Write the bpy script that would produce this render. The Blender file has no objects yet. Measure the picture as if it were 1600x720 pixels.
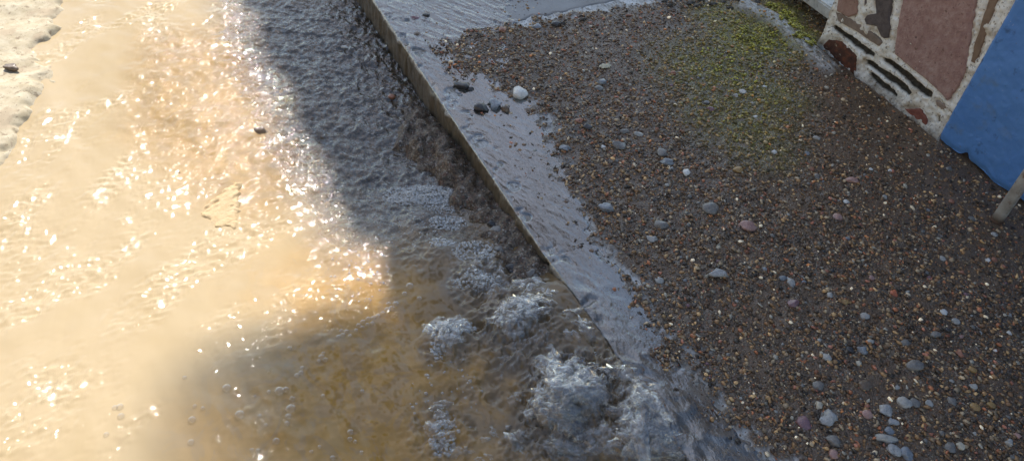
import bpy, bmesh, math, random
import numpy as np
from mathutils import Vector, Matrix, noise as mnoise

random.seed(7)
SC = bpy.context.scene
COL = SC.collection
R = math.radians

# ------------------------------------------------------------------ camera
# world axes: +Y runs up the street along the kerb, +X towards the house, kerb edge at X = 0, pavement top at Z = 0
F = 1239.0
H = 1.5
U = np.array([103.0, 1228.0, 1239.0]); U /= np.linalg.norm(U)
D = np.array([-870.0, 1324.0, -F])
YA = D - (D @ U) * U; YA /= np.linalg.norm(YA)
XA = np.cross(YA, U)
ROT = np.array([XA, YA, U])
CX = -0.7648
cam_d = bpy.data.cameras.new('camera')
cam = bpy.data.objects.new('camera', cam_d); COL.objects.link(cam)
cam_d.sensor_width = 36.0
cam_d.lens = F / 1600 * 36
cam_d.clip_start = 0.02; cam_d.clip_end = 500
m = Matrix([list(map(float, r)) for r in ROT]).to_4x4()
m.translation = Vector((CX, 0, H))
cam.matrix_world = m
SC.camera = cam

# ------------------------------------------------------------------ sky, sun, exposure
SUN_AZ, SUN_EL = R(14), R(50)
w = bpy.data.worlds.new('World'); SC.world = w; w.use_nodes = True
nt = w.node_tree
sky = nt.nodes.new('ShaderNodeTexSky'); sky.sky_type = 'NISHITA'; sky.sun_disc = False
sky.sun_elevation = SUN_EL; sky.sun_rotation = SUN_AZ
sky.air_density = 1.0; sky.dust_density = 0.35
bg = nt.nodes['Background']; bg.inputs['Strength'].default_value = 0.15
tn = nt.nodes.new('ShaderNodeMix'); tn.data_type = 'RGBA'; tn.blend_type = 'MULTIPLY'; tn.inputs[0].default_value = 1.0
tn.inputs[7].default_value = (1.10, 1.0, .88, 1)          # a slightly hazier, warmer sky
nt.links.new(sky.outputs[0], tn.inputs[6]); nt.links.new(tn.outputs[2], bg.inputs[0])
sd = bpy.data.lights.new('sun', 'SUN'); sd.energy = 4.3; sd.angle = R(0.42); sd.color = (1.0, 0.95, 0.87)
sun = bpy.data.objects.new('sun', sd); COL.objects.link(sun)
TO_SUN = Vector((math.cos(SUN_EL) * math.sin(SUN_AZ), math.cos(SUN_EL) * math.cos(SUN_AZ), math.sin(SUN_EL)))
sun.rotation_euler = TO_SUN.to_track_quat('Z', 'Y').to_euler()
SC.view_settings.view_transform = 'Standard'
SC.view_settings.look = 'None'
SC.view_settings.exposure = 0.70
SC.view_settings.gamma = 1
SC.view_settings.use_curve_mapping = False
SC.render.engine = 'CYCLES'
SC.cycles.max_bounces = 8
SC.cycles.transparent_max_bounces = 12
SC.cycles.sample_clamp_indirect = 6

# ------------------------------------------------------------------ helpers
def ray(u, v):
    r = ROT @ np.array([u - 800.0, -(v - 360.0), -F])
    return r
def at(u, v, z=0.0):
    """point of the plane Z = z measured off the photograph"""
    r = ray(u, v); t = (z - H) / r[2]
    return (CX + r[0] * t, r[1] * t)
def at_x(u, v, x):
    """(y, z) on the vertical plane X = x"""
    r = ray(u, v); t = (x - CX) / r[0]
    return (r[1] * t, H + r[2] * t)

def smooth(a, b, x):
    t = np.clip((x - a) / (b - a), 0, 1)
    return t * t * (3 - 2 * t)

def fftn(shape, d, lmin, lmax, seed, stretch=(1, 1), ang=0.0, power=1.0):
    """band limited random field, unit variance; stretch = wavelengths multiplied along (across, along)"""
    rng = np.random.default_rng(seed)
    f = np.fft.rfft2(rng.standard_normal(shape))
    kx = np.fft.fftfreq(shape[0], d)[:, None]; ky = np.fft.rfftfreq(shape[1], d)[None, :]
    c, s = math.cos(ang), math.sin(ang)
    a = (kx * c + ky * s) * stretch[0]; b = (-kx * s + ky * c) * stretch[1]
    k = np.sqrt(a * a + b * b) + 1e-9
    g = np.exp(-(k * lmin) ** 2) * (1 - np.exp(-(k * lmax) ** 2)) * k ** (-power)
    n = np.fft.irfft2(f * g, s=shape)
    return (n / n.std()).astype(np.float32)

def new_obj(name, me, mat=None, parent=None, smooth_=True):
    o = bpy.data.objects.new(name, me); COL.objects.link(o)
    if mat is not None: me.materials.append(mat)
    if parent is not None: o.parent = parent
    if smooth_: me.polygons.foreach_set('use_smooth', np.ones(len(me.polygons), dtype=bool))
    return o

def np_mesh(name, V, T, attrs=None, cols=None, k=None):
    """mesh straight from arrays: V (n,3), T (m,k)"""
    me = bpy.data.meshes.new(name)
    V = np.ascontiguousarray(V, dtype=np.float32); T = np.ascontiguousarray(T, dtype=np.int32)
    n, kk = T.shape
    me.vertices.add(len(V)); me.vertices.foreach_set('co', V.ravel())
    me.loops.add(n * kk); me.loops.foreach_set('vertex_index', T.ravel())
    me.polygons.add(n)
    me.polygons.foreach_set('loop_start', np.arange(0, n * kk, kk, dtype=np.int32))
    me.polygons.foreach_set('loop_total', np.full(n, kk, dtype=np.int32))
    me.update(calc_edges=True)
    for a, v in (attrs or {}).items():
        at_ = me.attributes.new(a, 'FLOAT', 'POINT'); at_.data.foreach_set('value', np.ascontiguousarray(v, dtype=np.float32).ravel())
    if cols is not None:
        c = me.attributes.new('tint', 'FLOAT_COLOR', 'POINT')
        cc = np.ones((len(V), 4), dtype=np.float32); cc[:, :3] = cols
        c.data.foreach_set('color', cc.ravel())
    return me

def grid_mesh(name, xs, ys, Z, attrs=None, keep=None):
    nx, ny = len(xs), len(ys)
    X, Y = np.meshgrid(xs, ys, indexing='ij')
    V = np.stack([X, Y, Z], -1).reshape(-1, 3)
    i = np.arange(nx * ny).reshape(nx, ny)
    Q = np.stack([i[:-1, :-1], i[1:, :-1], i[1:, 1:], i[:-1, 1:]], -1)
    if keep is not None:
        kq = keep[:-1, :-1] | keep[1:, :-1] | keep[1:, 1:] | keep[:-1, 1:]
        Q = Q[kq]
        Q = Q.reshape(-1, 4)
        used = np.zeros(nx * ny, dtype=bool); used[Q.ravel()] = True
        remap = np.cumsum(used) - 1
        Q = remap[Q]; V = V[used]
        attrs = {a: v.reshape(-1)[used] for a, v in (attrs or {}).items()}
    return np_mesh(name, V, Q.reshape(-1, 4), attrs)

def tag(o, label=None, cat=None, group=None, kind=None):
    if label: o['label'] = label
    if cat: o['category'] = cat
    if group: o['group'] = group
    if kind: o['kind'] = kind
    return o
def thing(name, label, cat, loc=(0, 0, 0), group=None):
    o = bpy.data.objects.new(name, None); COL.objects.link(o); o.location = loc
    o.empty_display_size = 0.05
    bpy.context.view_layer.update()
    return tag(o, label, cat, group)

def poly_mask(X, Y, poly):
    inside = np.zeros(X.shape, dtype=bool); n = len(poly)
    for i in range(n):
        x0, y0 = poly[i]; x1, y1 = poly[(i + 1) % n]
        if y0 == y1: continue
        c = ((y0 > Y) != (y1 > Y)) & (X < (x1 - x0) * (Y - y0) / (y1 - y0) + x0)
        inside ^= c
    return inside
def poly_sd(X, Y, poly, closed=True):
    """distance to the polygon's outline, negative inside"""
    d = np.full(X.shape, 1e9); n = len(poly)
    for i in range(n if closed else n - 1):
        x0, y0 = poly[i]; x1, y1 = poly[(i + 1) % n]
        ex, ey = x1 - x0, y1 - y0; L = ex * ex + ey * ey + 1e-12
        t = np.clip(((X - x0) * ex + (Y - y0) * ey) / L, 0, 1)
        d = np.minimum(d, np.hypot(X - x0 - t * ex, Y - y0 - t * ey))
    if closed: d = np.where(poly_mask(X, Y, poly), -d, d)
    return d
def blob(X, Y, u, v, ru, z=0.0, soft=0.5):
    """soft round patch centred on photo point u, v; ru in metres"""
    x, y = at(u, v, z)
    d = np.hypot(X - x, Y - y) / ru
    return 1 - smooth(1 - soft, 1 + soft * .4, d)

# ------------------------------------------------------------------ materials
def mat(name):
    m = bpy.data.materials.new(name); m.use_nodes = True
    nt = m.node_tree; nt.nodes.clear()
    out = nt.nodes.new('ShaderNodeOutputMaterial')
    return m, nt, out
class N:
    def __init__(s, nt): s.nt = nt
    def n(s, t, ins=None, **kw):
        nd = s.nt.nodes.new(t)
        for k, v in kw.items(): setattr(nd, k, v)
        for k, v in (ins or {}).items():
            sock = nd.inputs[k]
            if hasattr(v, 'links') or isinstance(v, bpy.types.NodeSocket): s.nt.links.new(v, sock)
            else: sock.default_value = v
        return nd
    def attr(s, name): return s.n('ShaderNodeAttribute', attribute_name=name)
    def pos(s): return s.n('ShaderNodeNewGeometry').outputs['Position']
    def obj(s): return s.n('ShaderNodeTexCoord').outputs['Object']
    def mapv(s, v, scale=(1, 1, 1), rot=(0, 0, 0)): return s.n('ShaderNodeMapping', {'Vector': v, 'Scale': scale, 'Rotation': rot}).outputs[0]
    def noise(s, v, sc, det=4, rough=0.55, dist=0.0): return s.n('ShaderNodeTexNoise', {'Vector': v, 'Scale': sc, 'Detail': det, 'Roughness': rough, 'Distortion': dist}).outputs['Fac']
    def ramp(s, f, stops, interp='LINEAR'):
        r = s.n('ShaderNodeValToRGB', {'Fac': f}); cr = r.color_ramp; cr.interpolation = interp
        while len(cr.elements) < len(stops): cr.elements.new(0.5)
        for e, (p, c) in zip(cr.elements, stops):
            e.position = p; e.color = (c, c, c, 1) if isinstance(c, (int, float)) else (*c, 1)
        return r.outputs[0]
    def mix(s, f, a, b, mode='MIX'):
        nd = s.n('ShaderNodeMix', data_type='RGBA', blend_type=mode)
        for k, v in ((0, f), (6, a), (7, b)):
            if isinstance(v, bpy.types.NodeSocket): s.nt.links.new(v, nd.inputs[k])
            elif k: nd.inputs[k].default_value = (*v, 1)
            else: nd.inputs[k].default_value = v
        return nd.outputs[2]
    def math(s, op, a, b=0.5, clamp=False):
        nd = s.n('ShaderNodeMath', operation=op, use_clamp=clamp)
        for k, v in ((0, a), (1, b)):
            if isinstance(v, bpy.types.NodeSocket): s.nt.links.new(v, nd.inputs[k])
            else: nd.inputs[k].default_value = v
        return nd.outputs[0]
    def bump(s, h, strength, dist, normal=None):
        i = {'Height': h, 'Strength': strength, 'Distance': dist}
        if normal is not None: i['Normal'] = normal
        return s.n('ShaderNodeBump', i).outputs[0]
    def bsdf(s, out, color, rough, normal=None, spec=0.5, coat=0.0, coat_rough=0.05, coat_normal=None):
        i = {'Base Color': color if isinstance(color, bpy.types.NodeSocket) else (*color, 1), 'Roughness': rough, 'Specular IOR Level': spec, 'Coat Weight': coat, 'Coat Roughness': coat_rough}
        if normal is not None: i['Normal'] = normal
        if coat_normal is not None: i['Coat Normal'] = coat_normal
        b = s.n('ShaderNodeBsdfPrincipled', i)
        s.nt.links.new(b.outputs[0], out.inputs[0]); return b

GRAIN = [(0.0, (.02, .015, .011)), (.14, (.07, .045, .025)), (.34, (.12, .075, .04)), (.5, (.055, .036, .023)), (.6, (.18, .12, .07)), (.70, (.10, .09, .07)), (.78, (.21, .18, .14)),
         (.86, (.16, .075, .05)), (.92, (.26, .2, .13)), (.97, (.42, .39, .34))]

def mat_pavement():
    m, nt, out = mat('pavement'); k = N(nt); P = k.pos()
    sand = k.attr('sand').outputs['Fac']; alg = k.attr('algae').outputs['Fac']; mud = k.attr('mud').outputs['Fac']
    warp = k.n('ShaderNodeVectorMath', {0: P, 1: k.n('ShaderNodeVectorMath', {0: k.n('ShaderNodeTexNoise', {'Vector': P, 'Scale': 60.0, 'Detail': 2.0}).outputs['Color'], 1: (.006, .006, .006)}, operation='MULTIPLY').outputs[0]}, operation='ADD').outputs[0]
    v1 = k.n('ShaderNodeTexVoronoi', {'Vector': warp, 'Scale': 210.0}); v2 = k.n('ShaderNodeTexVoronoi', {'Vector': warp, 'Scale': 420.0})
    g1 = k.ramp(k.n('ShaderNodeSeparateColor', {0: v1.outputs['Color']}).outputs[0], GRAIN, 'CONSTANT')
    g2 = k.ramp(k.n('ShaderNodeSeparateColor', {0: v2.outputs['Color']}).outputs[1], GRAIN, 'CONSTANT')
    g = k.mix(.5, g1, g2)
    silt = k.ramp(k.noise(P, 9, 5), [(.3, (.12, .075, .042)), (.7, (.20, .13, .078))])
    mm = k.math('MULTIPLY', mud, 0.85)
    g = k.mix(mm, g, silt)
    g = k.mix(k.ramp(k.noise(P, 4, 3), [(.35, 0.0), (.7, .45)]), g, silt)
    c = k.ramp(k.noise(P, 14, 8, .65), [(.25, (.20, .18, .15)), (.42, (.38, .365, .33)), (.56, (.54, .53, .50)), (.75, (.66, .65, .62))])
    st = k.noise(k.mapv(P, (1, .25, 1), (0, 0, .5)), 60, 6, .6, 1.2)
    c = k.mix(k.ramp(st, [(.48, 0.0), (.58, .75)]), c, (.15, .125, .09))
    c = k.mix(k.ramp(k.noise(P, 260, 2), [(.60, 0.0), (.68, .7)]), c, (.05, .04, .03))
    base = k.mix(sand, c, g)
    ac = k.ramp(k.noise(P, 70, 5, .7), [(.3, (.04, .05, .008)), (.5, (.16, .16, .015)), (.72, (.42, .38, .03))])
    am = k.math('MULTIPLY', alg, k.ramp(k.noise(P, 30, 6, .7), [(.35, .1), (.6, 1.0)]), True)
    base = k.mix(am, base, ac)
    hb = k.math('ADD', k.math('MULTIPLY', v1.outputs['Distance'], -1.0), k.math('MULTIPLY', k.noise(P, 300, 3), .6))
    hb = k.math('MULTIPLY', hb, k.math('ADD', k.math('MULTIPLY', sand, .85), .15))
    bn = k.bump(hb, .7, .003)
    rough = k.ramp(k.noise(P, 40, 4), [(.35, .25), (.7, .6)])
    k.bsdf(out, base, rough, bn, .4, .22, .12, k.bump(hb, .35, .002))
    return m

def mat_bed():
    m, nt, out = mat('street_bed'); k = N(nt); P = k.pos()
    v1 = k.n('ShaderNodeTexVoronoi', {'Vector': P, 'Scale': 120.0}); v2 = k.n('ShaderNodeTexVoronoi', {'Vector': P, 'Scale': 300.0})
    g1 = k.ramp(k.n('ShaderNodeSeparateColor', {0: v1.outputs['Color']}).outputs[0], GRAIN, 'CONSTANT')
    g2 = k.ramp(k.n('ShaderNodeSeparateColor', {0: v2.outputs['Color']}).outputs[1], GRAIN, 'CONSTANT')
    g = k.mix(.6, g1, g2)
    sand = k.attr('sand').outputs['Fac']
    s = k.ramp(k.noise(P, 60, 6, .7), [(.25, (.24, .15, .07)), (.5, (.42, .28, .15)), (.75, (.55, .39, .23))])
    base = k.mix(sand, g, s)
    k.bsdf(out, base, .6, k.bump(k.noise(P, 130, 4), .6, .004))
    return m

def mat_grain(name='gravel', coat=.5):
    m, nt, out = mat(name); k = N(nt); P = k.obj()
    t = k.attr('tint').outputs['Color']
    f = k.ramp(k.noise(P, 350, 3, .6), [(.3, .7), (.7, 1.25)])
    c = k.mix(1.0, t, f, 'MULTIPLY')
    k.bsdf(out, c, .45, k.bump(k.noise(P, 500, 3), .4, .001), .5, coat, .12)
    return m

def mat_pebble(name, c1, c2, dark=(.05, .04, .035), rough=.45, scale=120, pits=0.0):
    m, nt, out = mat(name); k = N(nt); P = k.obj()
    c = k.ramp(k.noise(P, scale, 5, .65), [(.3, c1), (.68, c2)])
    c = k.mix(k.ramp(k.noise(P, scale * 1.7, 4, .6), [(.58, 0.0), (.68, .55 + pits)]), c, dark)
    h = k.noise(P, scale * 2, 5, .65)
    k.bsdf(out, c, rough, k.bump(h, .5 + pits, .002), .5, .4, .15)
    return m

def water_shader(name, film=False):
    m, nt, out = mat(name); k = N(nt); P = k.pos()
    turb = k.attr('turb').outputs['Fac']; silt = k.attr('silt').outputs['Fac']; air_glint = k.attr('air_glint').outputs['Fac']; rip = k.attr('ripple').outputs['Fac']
    n1 = k.noise(k.mapv(P, (1, .45, 1), (0, 0, .35)), 95, 3, .5, .6)
    n2 = k.noise(k.mapv(P, (1, .6, 1), (0, 0, -.3)), 240, 2, .5, .4)
    h = k.math('ADD', n1, k.math('MULTIPLY', n2, .35))
    bn = k.bump(k.math('MULTIPLY', h, rip), 1.0, .010)
    milky = k.ramp(k.noise(k.mapv(P, (1, .3, 1), (0, 0, .3)), 3.5, 5, .55, .8), [(.3, (.42, .315, .175)), (.7, (.48, .37, .225))])
    clear = k.ramp(k.noise(P, 12, 5, .6, 1.0), [(.3, (.37, .20, .045)), (.7, (.53, .30, .085))])
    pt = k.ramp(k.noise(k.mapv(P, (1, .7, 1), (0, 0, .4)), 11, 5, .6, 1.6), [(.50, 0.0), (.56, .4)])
    clear = k.mix(pt, clear, (.30, .21, .135))  # mauve facet reflections painted into the water colour
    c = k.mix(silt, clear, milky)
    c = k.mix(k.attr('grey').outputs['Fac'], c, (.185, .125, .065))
    if film: c = k.ramp(k.noise(k.mapv(P, (1, .25, 1), (0, 0, .5)), 30, 5, .6, 1.0), [(.3, (.17, .15, .12)), (.7, (.40, .40, .39))])
    if film: c = k.mix(silt, c, (.20, .145, .085))
    c = k.mix(air_glint, c, (.62, .64, .64))
    # light spreads inside silty water, so its body shades softer than its surface
    nb = k.bump(k.math('MULTIPLY', h, rip), .25, .010)
    sc = k.n('ShaderNodeVectorMath', {0: nb, 1: (.38, .38, .38)}, operation='MULTIPLY').outputs[0]
    nsoft = k.n('ShaderNodeVectorMath', {0: k.n('ShaderNodeVectorMath', {0: sc, 1: (0, 0, .62)}, operation='ADD').outputs[0]}, operation='NORMALIZE').outputs[0]
    dif = k.n('ShaderNodeBsdfDiffuse', {'Color': c, 'Normal': nsoft})
    tr = k.n('ShaderNodeBsdfTransparent', {'Color': (.97, .95, .92, 1) if film else (.88, .84, .76, 1)})
    body = k.n('ShaderNodeMixShader', {0: turb, 1: tr.outputs[0], 2: dif.outputs[0]})
    gl = k.n('ShaderNodeBsdfGlossy', {'Color': (1, 1, 1, 1), 'Roughness': .042 if not film else .13, 'Normal': bn})
    fr = k.n('ShaderNodeFresnel', {'IOR': 2.3 if film else k.math('ADD', k.math('MULTIPLY', k.attr('lively').outputs['Fac'], .25), 1.36), 'Normal': bn})
    mx = k.n('ShaderNodeMixShader', {0: fr.outputs[0], 1: body.outputs[0], 2: gl.outputs[0]})
    nt.links.new(mx.outputs[0], out.inputs[0])
    return m

def mat_bubble(name='bubble', white=.12):
    m, nt, out = mat(name); k = N(nt)
    tr = k.n('ShaderNodeBsdfTransparent', {'Color': (.97, .97, .97, 1)})
    gl = k.n('ShaderNodeBsdfGlossy', {'Color': (1, 1, 1, 1), 'Roughness': .04})
    di = k.n('ShaderNodeBsdfDiffuse', {'Color': (.7, .68, .64, 1)})
    lw = k.n('ShaderNodeLayerWeight', {'Blend': .42})
    body = k.n('ShaderNodeMixShader', {0: white, 1: tr.outputs[0], 2: di.outputs[0]})
    f = k.math('ADD', k.math('MULTIPLY', k.math('POWER', lw.outputs['Facing'], 2.4 if name == 'splash' else 2.0), .85), .04, True)
    mx = k.n('ShaderNodeMixShader', {0: f, 1: body.outputs[0], 2: gl.outputs[0]})
    nt.links.new(mx.outputs[0], out.inputs[0])
    return m

def mat_simple(name, stops, scale, rough=.7, bump=.5, bd=.004, det=6, extra=None, coat=0.0, vec='pos', mapping=None):
    m, nt, out = mat(name); k = N(nt); P = k.pos() if vec == 'pos' else k.obj()
    if mapping: P = k.mapv(P, mapping)
    c = k.ramp(k.noise(P, scale, det, .65), stops)
    if extra:
        for (sc, lo, hi, colr) in extra:
            c = k.mix(k.ramp(k.noise(P, sc, 5, .6), [(lo, 0.0), (hi, 1.0)]), c, colr)
    k.bsdf(out, c, rough, k.bump(k.noise(P, scale * 3, 6, .65), bump, bd), .4, coat, .15)
    return m

M_PAVE = mat_pavement(); M_BED = mat_bed(); M_GRAIN = mat_grain('gravel', .22)
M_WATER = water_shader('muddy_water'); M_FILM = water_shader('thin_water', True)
M_BUB = mat_bubble('bubble', .06); M_FOAM = mat_bubble('foam', .24)
M_KERB = mat_simple('kerb_concrete', [(.3, (.38, .37, .34)), (.7, (.60, .59, .56))], 18, .55, .6, .004, extra=[(60, .56, .66, (.09, .07, .05)), (7, .5, .7, (.14, .11, .075))], coat=.3)
M_BANK = mat_simple('bank_concrete', [(.3, (.38, .31, .20)), (.6, (.50, .43, .31)), (.8, (.58, .52, .40))], 22, .9, .6, .004, extra=[(45, .57, .66, (.27, .21, .14)), (9, .52, .6, (.40, .32, .22)), (150, .62, .68, (.2, .15, .1))])
M_SLAB = mat_simple('slab_concrete', [(.3, (.115, .11, .10)), (.7, (.175, .168, .155))], 6, .35, .25, .002, extra=[(30, .62, .75, (.10, .09, .08))], coat=.6)
M_MORTAR = mat_simple('white_mortar', [(.25, (.50, .46, .38)), (.55, (.72, .69, .62)), (.8, (.80, .78, .72))], 22, .8, .9, .006, extra=[(15, .60, .74, (.45, .37, .26)), (120, .66, .72, (.25, .18, .12))])
M_BLUE = mat_simple('blue_paint', [(.3, (.075, .20, .48)), (.7, (.11, .26, .56))], 7, .55, .6, .006, extra=[(160, .68, .72, (.32, .40, .52)), (25, .62, .72, (.05, .12, .26)), (9, .58, .72, (.12, .20, .33)), (60, .70, .76, (.16, .15, .13)), (400, .7, .75, (.03, .08, .18))])

# ------------------------------------------------------------------ ground far out
far_z = -0.30
me = np_mesh('ground', np.array([(-80, -80, far_z), (80, -80, far_z), (80, 80, far_z), (-80, 80, far_z)]), np.array([(0, 1, 2, 3)]))
M_FAR = mat_simple('far_ground', [(.3, (.2, .15, .1)), (.7, (.34, .27, .19))], 3, .9, .5, .02)
tag(new_obj('ground', me, M_FAR, smooth_=False), kind='structure')

# ------------------------------------------------------------------ street bed (under the water)
def lin(a, b, d): return np.linspace(a, b, int(round((b - a) / d)) + 1)
xs = lin(-2.6, 0.004, .008); ys = lin(-.6, 4.2, .008)
X, Y = np.meshgrid(xs, ys, indexing='ij'); SH = X.shape
def wbase(X, Y):
    z = -.112 + .085 * smooth(1.9, .95, Y)
    return z
bank_line = [(u, v) for u, v in [(92, -20), (88, 0), (76, 22), (84, 34), (66, 52), (52, 60), (60, 78), (72, 104), (66, 122), (50, 140), (38, 168), (20, 190), (8, 215), (0, 245), (-20, 290), (-60, 360)]]
bank_xy = [at(u, v, -.085) for u, v in bank_line]
sandbar = [at(u, v, -.11) for u, v in [(240, 60), (420, 40), (600, 10), (640, 120), (700, 240), (680, 300), (560, 300), (470, 260), (420, 330), (330, 300), (215, 200), (230, 120)]]
dsb = poly_sd(X, Y, sandbar)
bar = 1 - smooth(-.05, .12, dsb)
stone_sub = [at(u, v, -.10) for u, v in [(372, 284), (368, 300), (374, 345), (372, 362), (322, 352), (318, 338), (322, 318), (345, 300)]]
zb = wbase(X, Y) - .075 + .055 * bar + .006 * fftn(SH, .008, .03, .4, 3)
zb += .003 * fftn(SH, .008, .015, .05, 4)
near_kerb = smooth(-.17, -.06, X + .02 * fftn(SH, .008, .05, .3, 5)) * smooth(2.2, 1.7, Y) * smooth(.9, 1.2, Y)
zb = zb + near_kerb * (.090 + .003 * fftn(SH, .008, .02, .1, 6))
sand = smooth(-.75, -.35, -X - .75 + 0) * 1.0
sand = np.clip(smooth(-.42, -.62, X), 0, 1)
me = grid_mesh('street_bed', xs, ys, zb, {'sand': sand})
tag(new_obj('street_bed', me, M_BED), kind='structure')

# ------------------------------------------------------------------ water of the street
d = .0036
xs = lin(-2.2, -.001, d); ys = lin(.0, 3.9, d)
X, Y = np.meshgrid(xs, ys, indexing='ij'); SH = X.shape
bar = 1 - smooth(-.06, .14, poly_sd(X, Y, sandbar))
shade_stream = smooth(-.62, -.40, X) * smooth(1.25, 1.6, Y)          # riffle between the bar and the kerb
riffle = np.clip(np.maximum(bar * .8, shade_stream), 0, 1)
turbul = np.zeros(SH)
for u, v, r_, a in [(700, 380, .16, .5), (760, 440, .14, .7), (700, 540, .10, .7), (800, 520, .16, .8), (890, 630, .16, 1.), (1000, 620, .13, 1.), (1010, 700, .13, 1.),
                    (960, 560, .10, .6), (760, 640, .14, .55), (690, 680, .12, .6), (860, 720, .16, .7), (650, 300, .14, .4), (820, 440, .09, .5), (1060, 560, .05, .5), (900, 500, .10, .5)]:
    turbul = np.maximum(turbul, a * blob(X, Y, u, v, r_, -.03))
kerbside = smooth(-.75, -.25, X) * smooth(1.75, 1.1, Y)
turbul = np.maximum(turbul, .32 * kerbside)
# large scale form
z = wbase(X, Y).astype(np.float32)
over = smooth(-.28, -.02, X) * smooth(1.22, 1.02, Y)                  # runs up and over the kerb
z += over * (.035 + .008)
# ripples running with the flow
swell = fftn(SH, d, .05, .35, 11, (1, 1.7), .45)
rip1 = fftn(SH, d, .012, .05, 12, (1, 1.7), -.3)
rip2 = fftn(SH, d, .009, .025, 13, (1, 1.3), .5)
env = smooth(-.6, 1.6, fftn(SH, d, .09, .5, 14, (1, 2.4), -.9))
for u, v, r_, a in [(60, 640, .22, 1.), (20, 690, .15, 1.), (470, 460, .13, 1.), (60, 200, .2, .8), (280, 250, .22, .7), (200, 300, .2, .6), (60, 380, .2, .7), (330, 370, .2, .6), (500, 330, .15, .9), (540, 400, .12, .9), (360, 560, .1, .5)]:
    env = np.maximum(env, a * blob(X, Y, u, v, r_, -.06, .9) * smooth(-1.2, .3, fftn(SH, d, .03, .12, int(u + v), (1, 2.0), -.9)))
cross = fftn(SH, d, .015, .06, 15, (1.8, 1), -.15)
calm = 1 - smooth(0, .8, np.maximum(riffle, turbul * 1.4))
z += .0016 * swell
z += (.00005 + .00110 * env ** 1.15) * cross * calm + (.00004 + .00112 * env ** 1.15) * rip1 * calm + .00032 * env * rip2 * calm
z += riffle * (.00042 * rip1 + .00024 * rip2) + shade_stream * (.0005 * rip1 + .00030 * rip2 + .0016 * fftn(SH, d, .03, .14, 27, (1, 2.0), .6) + .0007 * fftn(SH, d, .014, .05, 28, (1, 2.6), .9))
rd = fftn(SH, d, .022, .12, 16); rd2 = fftn(SH, d, .012, .05, 17); rd3 = fftn(SH, d, .009, .02, 18)
ridge = (1.0 - np.abs(rd)) ; ridge2 = 1.0 - np.abs(rd2)
patchy = .25 + .75 * smooth(-.5, .7, fftn(SH, d, .08, .35, 29, (1, 1.5), .3))
tt = turbul ** 1.6
tt = np.where(turbul > .55, tt, tt * patchy)
z += tt * (.0085 * ridge + .0040 * ridge2 + .0004 * rd3)
mud_mid = smooth(-1.0, -.75, X) * smooth(1.3, 1.1, Y) * (1 - np.clip(tt * 2, 0, 1))
z += mud_mid * (.0006 * rd + .00022 * rd2)
for u, v, r_, h_ in [(885, 625, .075, .035), (1010, 600, .06, .04), (1012, 650, .055, .035), (1005, 700, .05, .03), (700, 520, .05, .018), (800, 500, .06, .022), (660, 305, .09, .012), (690, 370, .07, .010), (755, 410, .08, .014), (960, 690, .05, .012)]:
    z += h_ * blob(X, Y, u, v, r_, -.01, .9)
z += .0012 * (bar + shade_stream * .5) * rd
z[-1, :] = np.where(Y[-1, :] > 1.12, z[-1, :], z[-1, :])
# what is mixed into the water, and bright crest lines painted with it
turb = .97 - .22 * bar
turb = np.where(True, turb, turb)
turb = turb - .66 * shade_stream
turb = turb - .14 * kerbside * (1 - shade_stream) - .12 * tt
turb = np.clip(turb + .035 * fftn(SH, d, .03, .2, 19) * (riffle + .2), .16, 1)
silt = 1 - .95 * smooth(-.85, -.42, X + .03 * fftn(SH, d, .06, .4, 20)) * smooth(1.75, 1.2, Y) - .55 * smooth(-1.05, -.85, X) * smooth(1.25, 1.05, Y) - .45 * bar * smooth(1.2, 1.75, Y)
silt = np.clip(silt + .0, 0, 1)
swirl = smooth(.2, .9, fftn(SH, d, .02, .16, 21, (1, 1.8), .4))
silt = np.clip(silt + .22 * swirl * mud_mid, 0, 1)
air_glint = np.zeros(SH)
for u, v, r_, a in [(660, 305, .10, .30), (690, 370, .07, .22), (750, 420, .10, .22), (885, 625, .09, .42), (1010, 620, .075, .45), (1010, 690, .06, .35), (700, 530, .05, .3), (800, 510, .07, .28)]:
    air_glint = np.maximum(air_glint, a * blob(X, Y, u, v, r_, -.02, .8))
wz1 = fftn(SH, d, .012, .07, 23); wz2 = fftn(SH, d, .02, .12, 24)
glint_lines = np.maximum((1 - np.clip(np.abs(wz1) * 1.6, 0, 1)) ** 3, .8 * (1 - np.clip(np.abs(wz2) * 2.2, 0, 1)) ** 3) * smooth(-.3, .8, fftn(SH, d, .05, .2, 26))  # thin bright caustic lines on the crests, painted in as pale colour
air_glint = np.clip(air_glint * (.25 + 1.9 * glint_lines) + .55 * glint_lines * smooth(.5, .95, turbul), 0, .9)
z += smooth(.35, .9, turbul) * glint_lines * .004
ripple = np.clip(.02 + .30 * riffle + .12 * turbul + .08 * env * calm, 0, 1)
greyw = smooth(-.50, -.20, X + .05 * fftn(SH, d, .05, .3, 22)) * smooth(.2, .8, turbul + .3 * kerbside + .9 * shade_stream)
keep = np.ones(SH, dtype=bool)
me = grid_mesh('water', xs, ys, z, {'turb': turb, 'silt': silt, 'air_glint': air_glint, 'ripple': ripple, 'grey': greyw, 'lively': np.clip(np.maximum(turbul, 1.7 * shade_stream), 0, 1.7)})
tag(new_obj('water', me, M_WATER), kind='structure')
WZ = z; WX0, WY0, WD = xs[0], ys[0], d
def water_z(x, y):
    i = min(max(int(round((x - WX0) / WD)), 0), WZ.shape[0] - 1); j = min(max(int(round((y - WY0) / WD)), 0), WZ.shape[1] - 1)
    return float(WZ[i, j])

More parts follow.
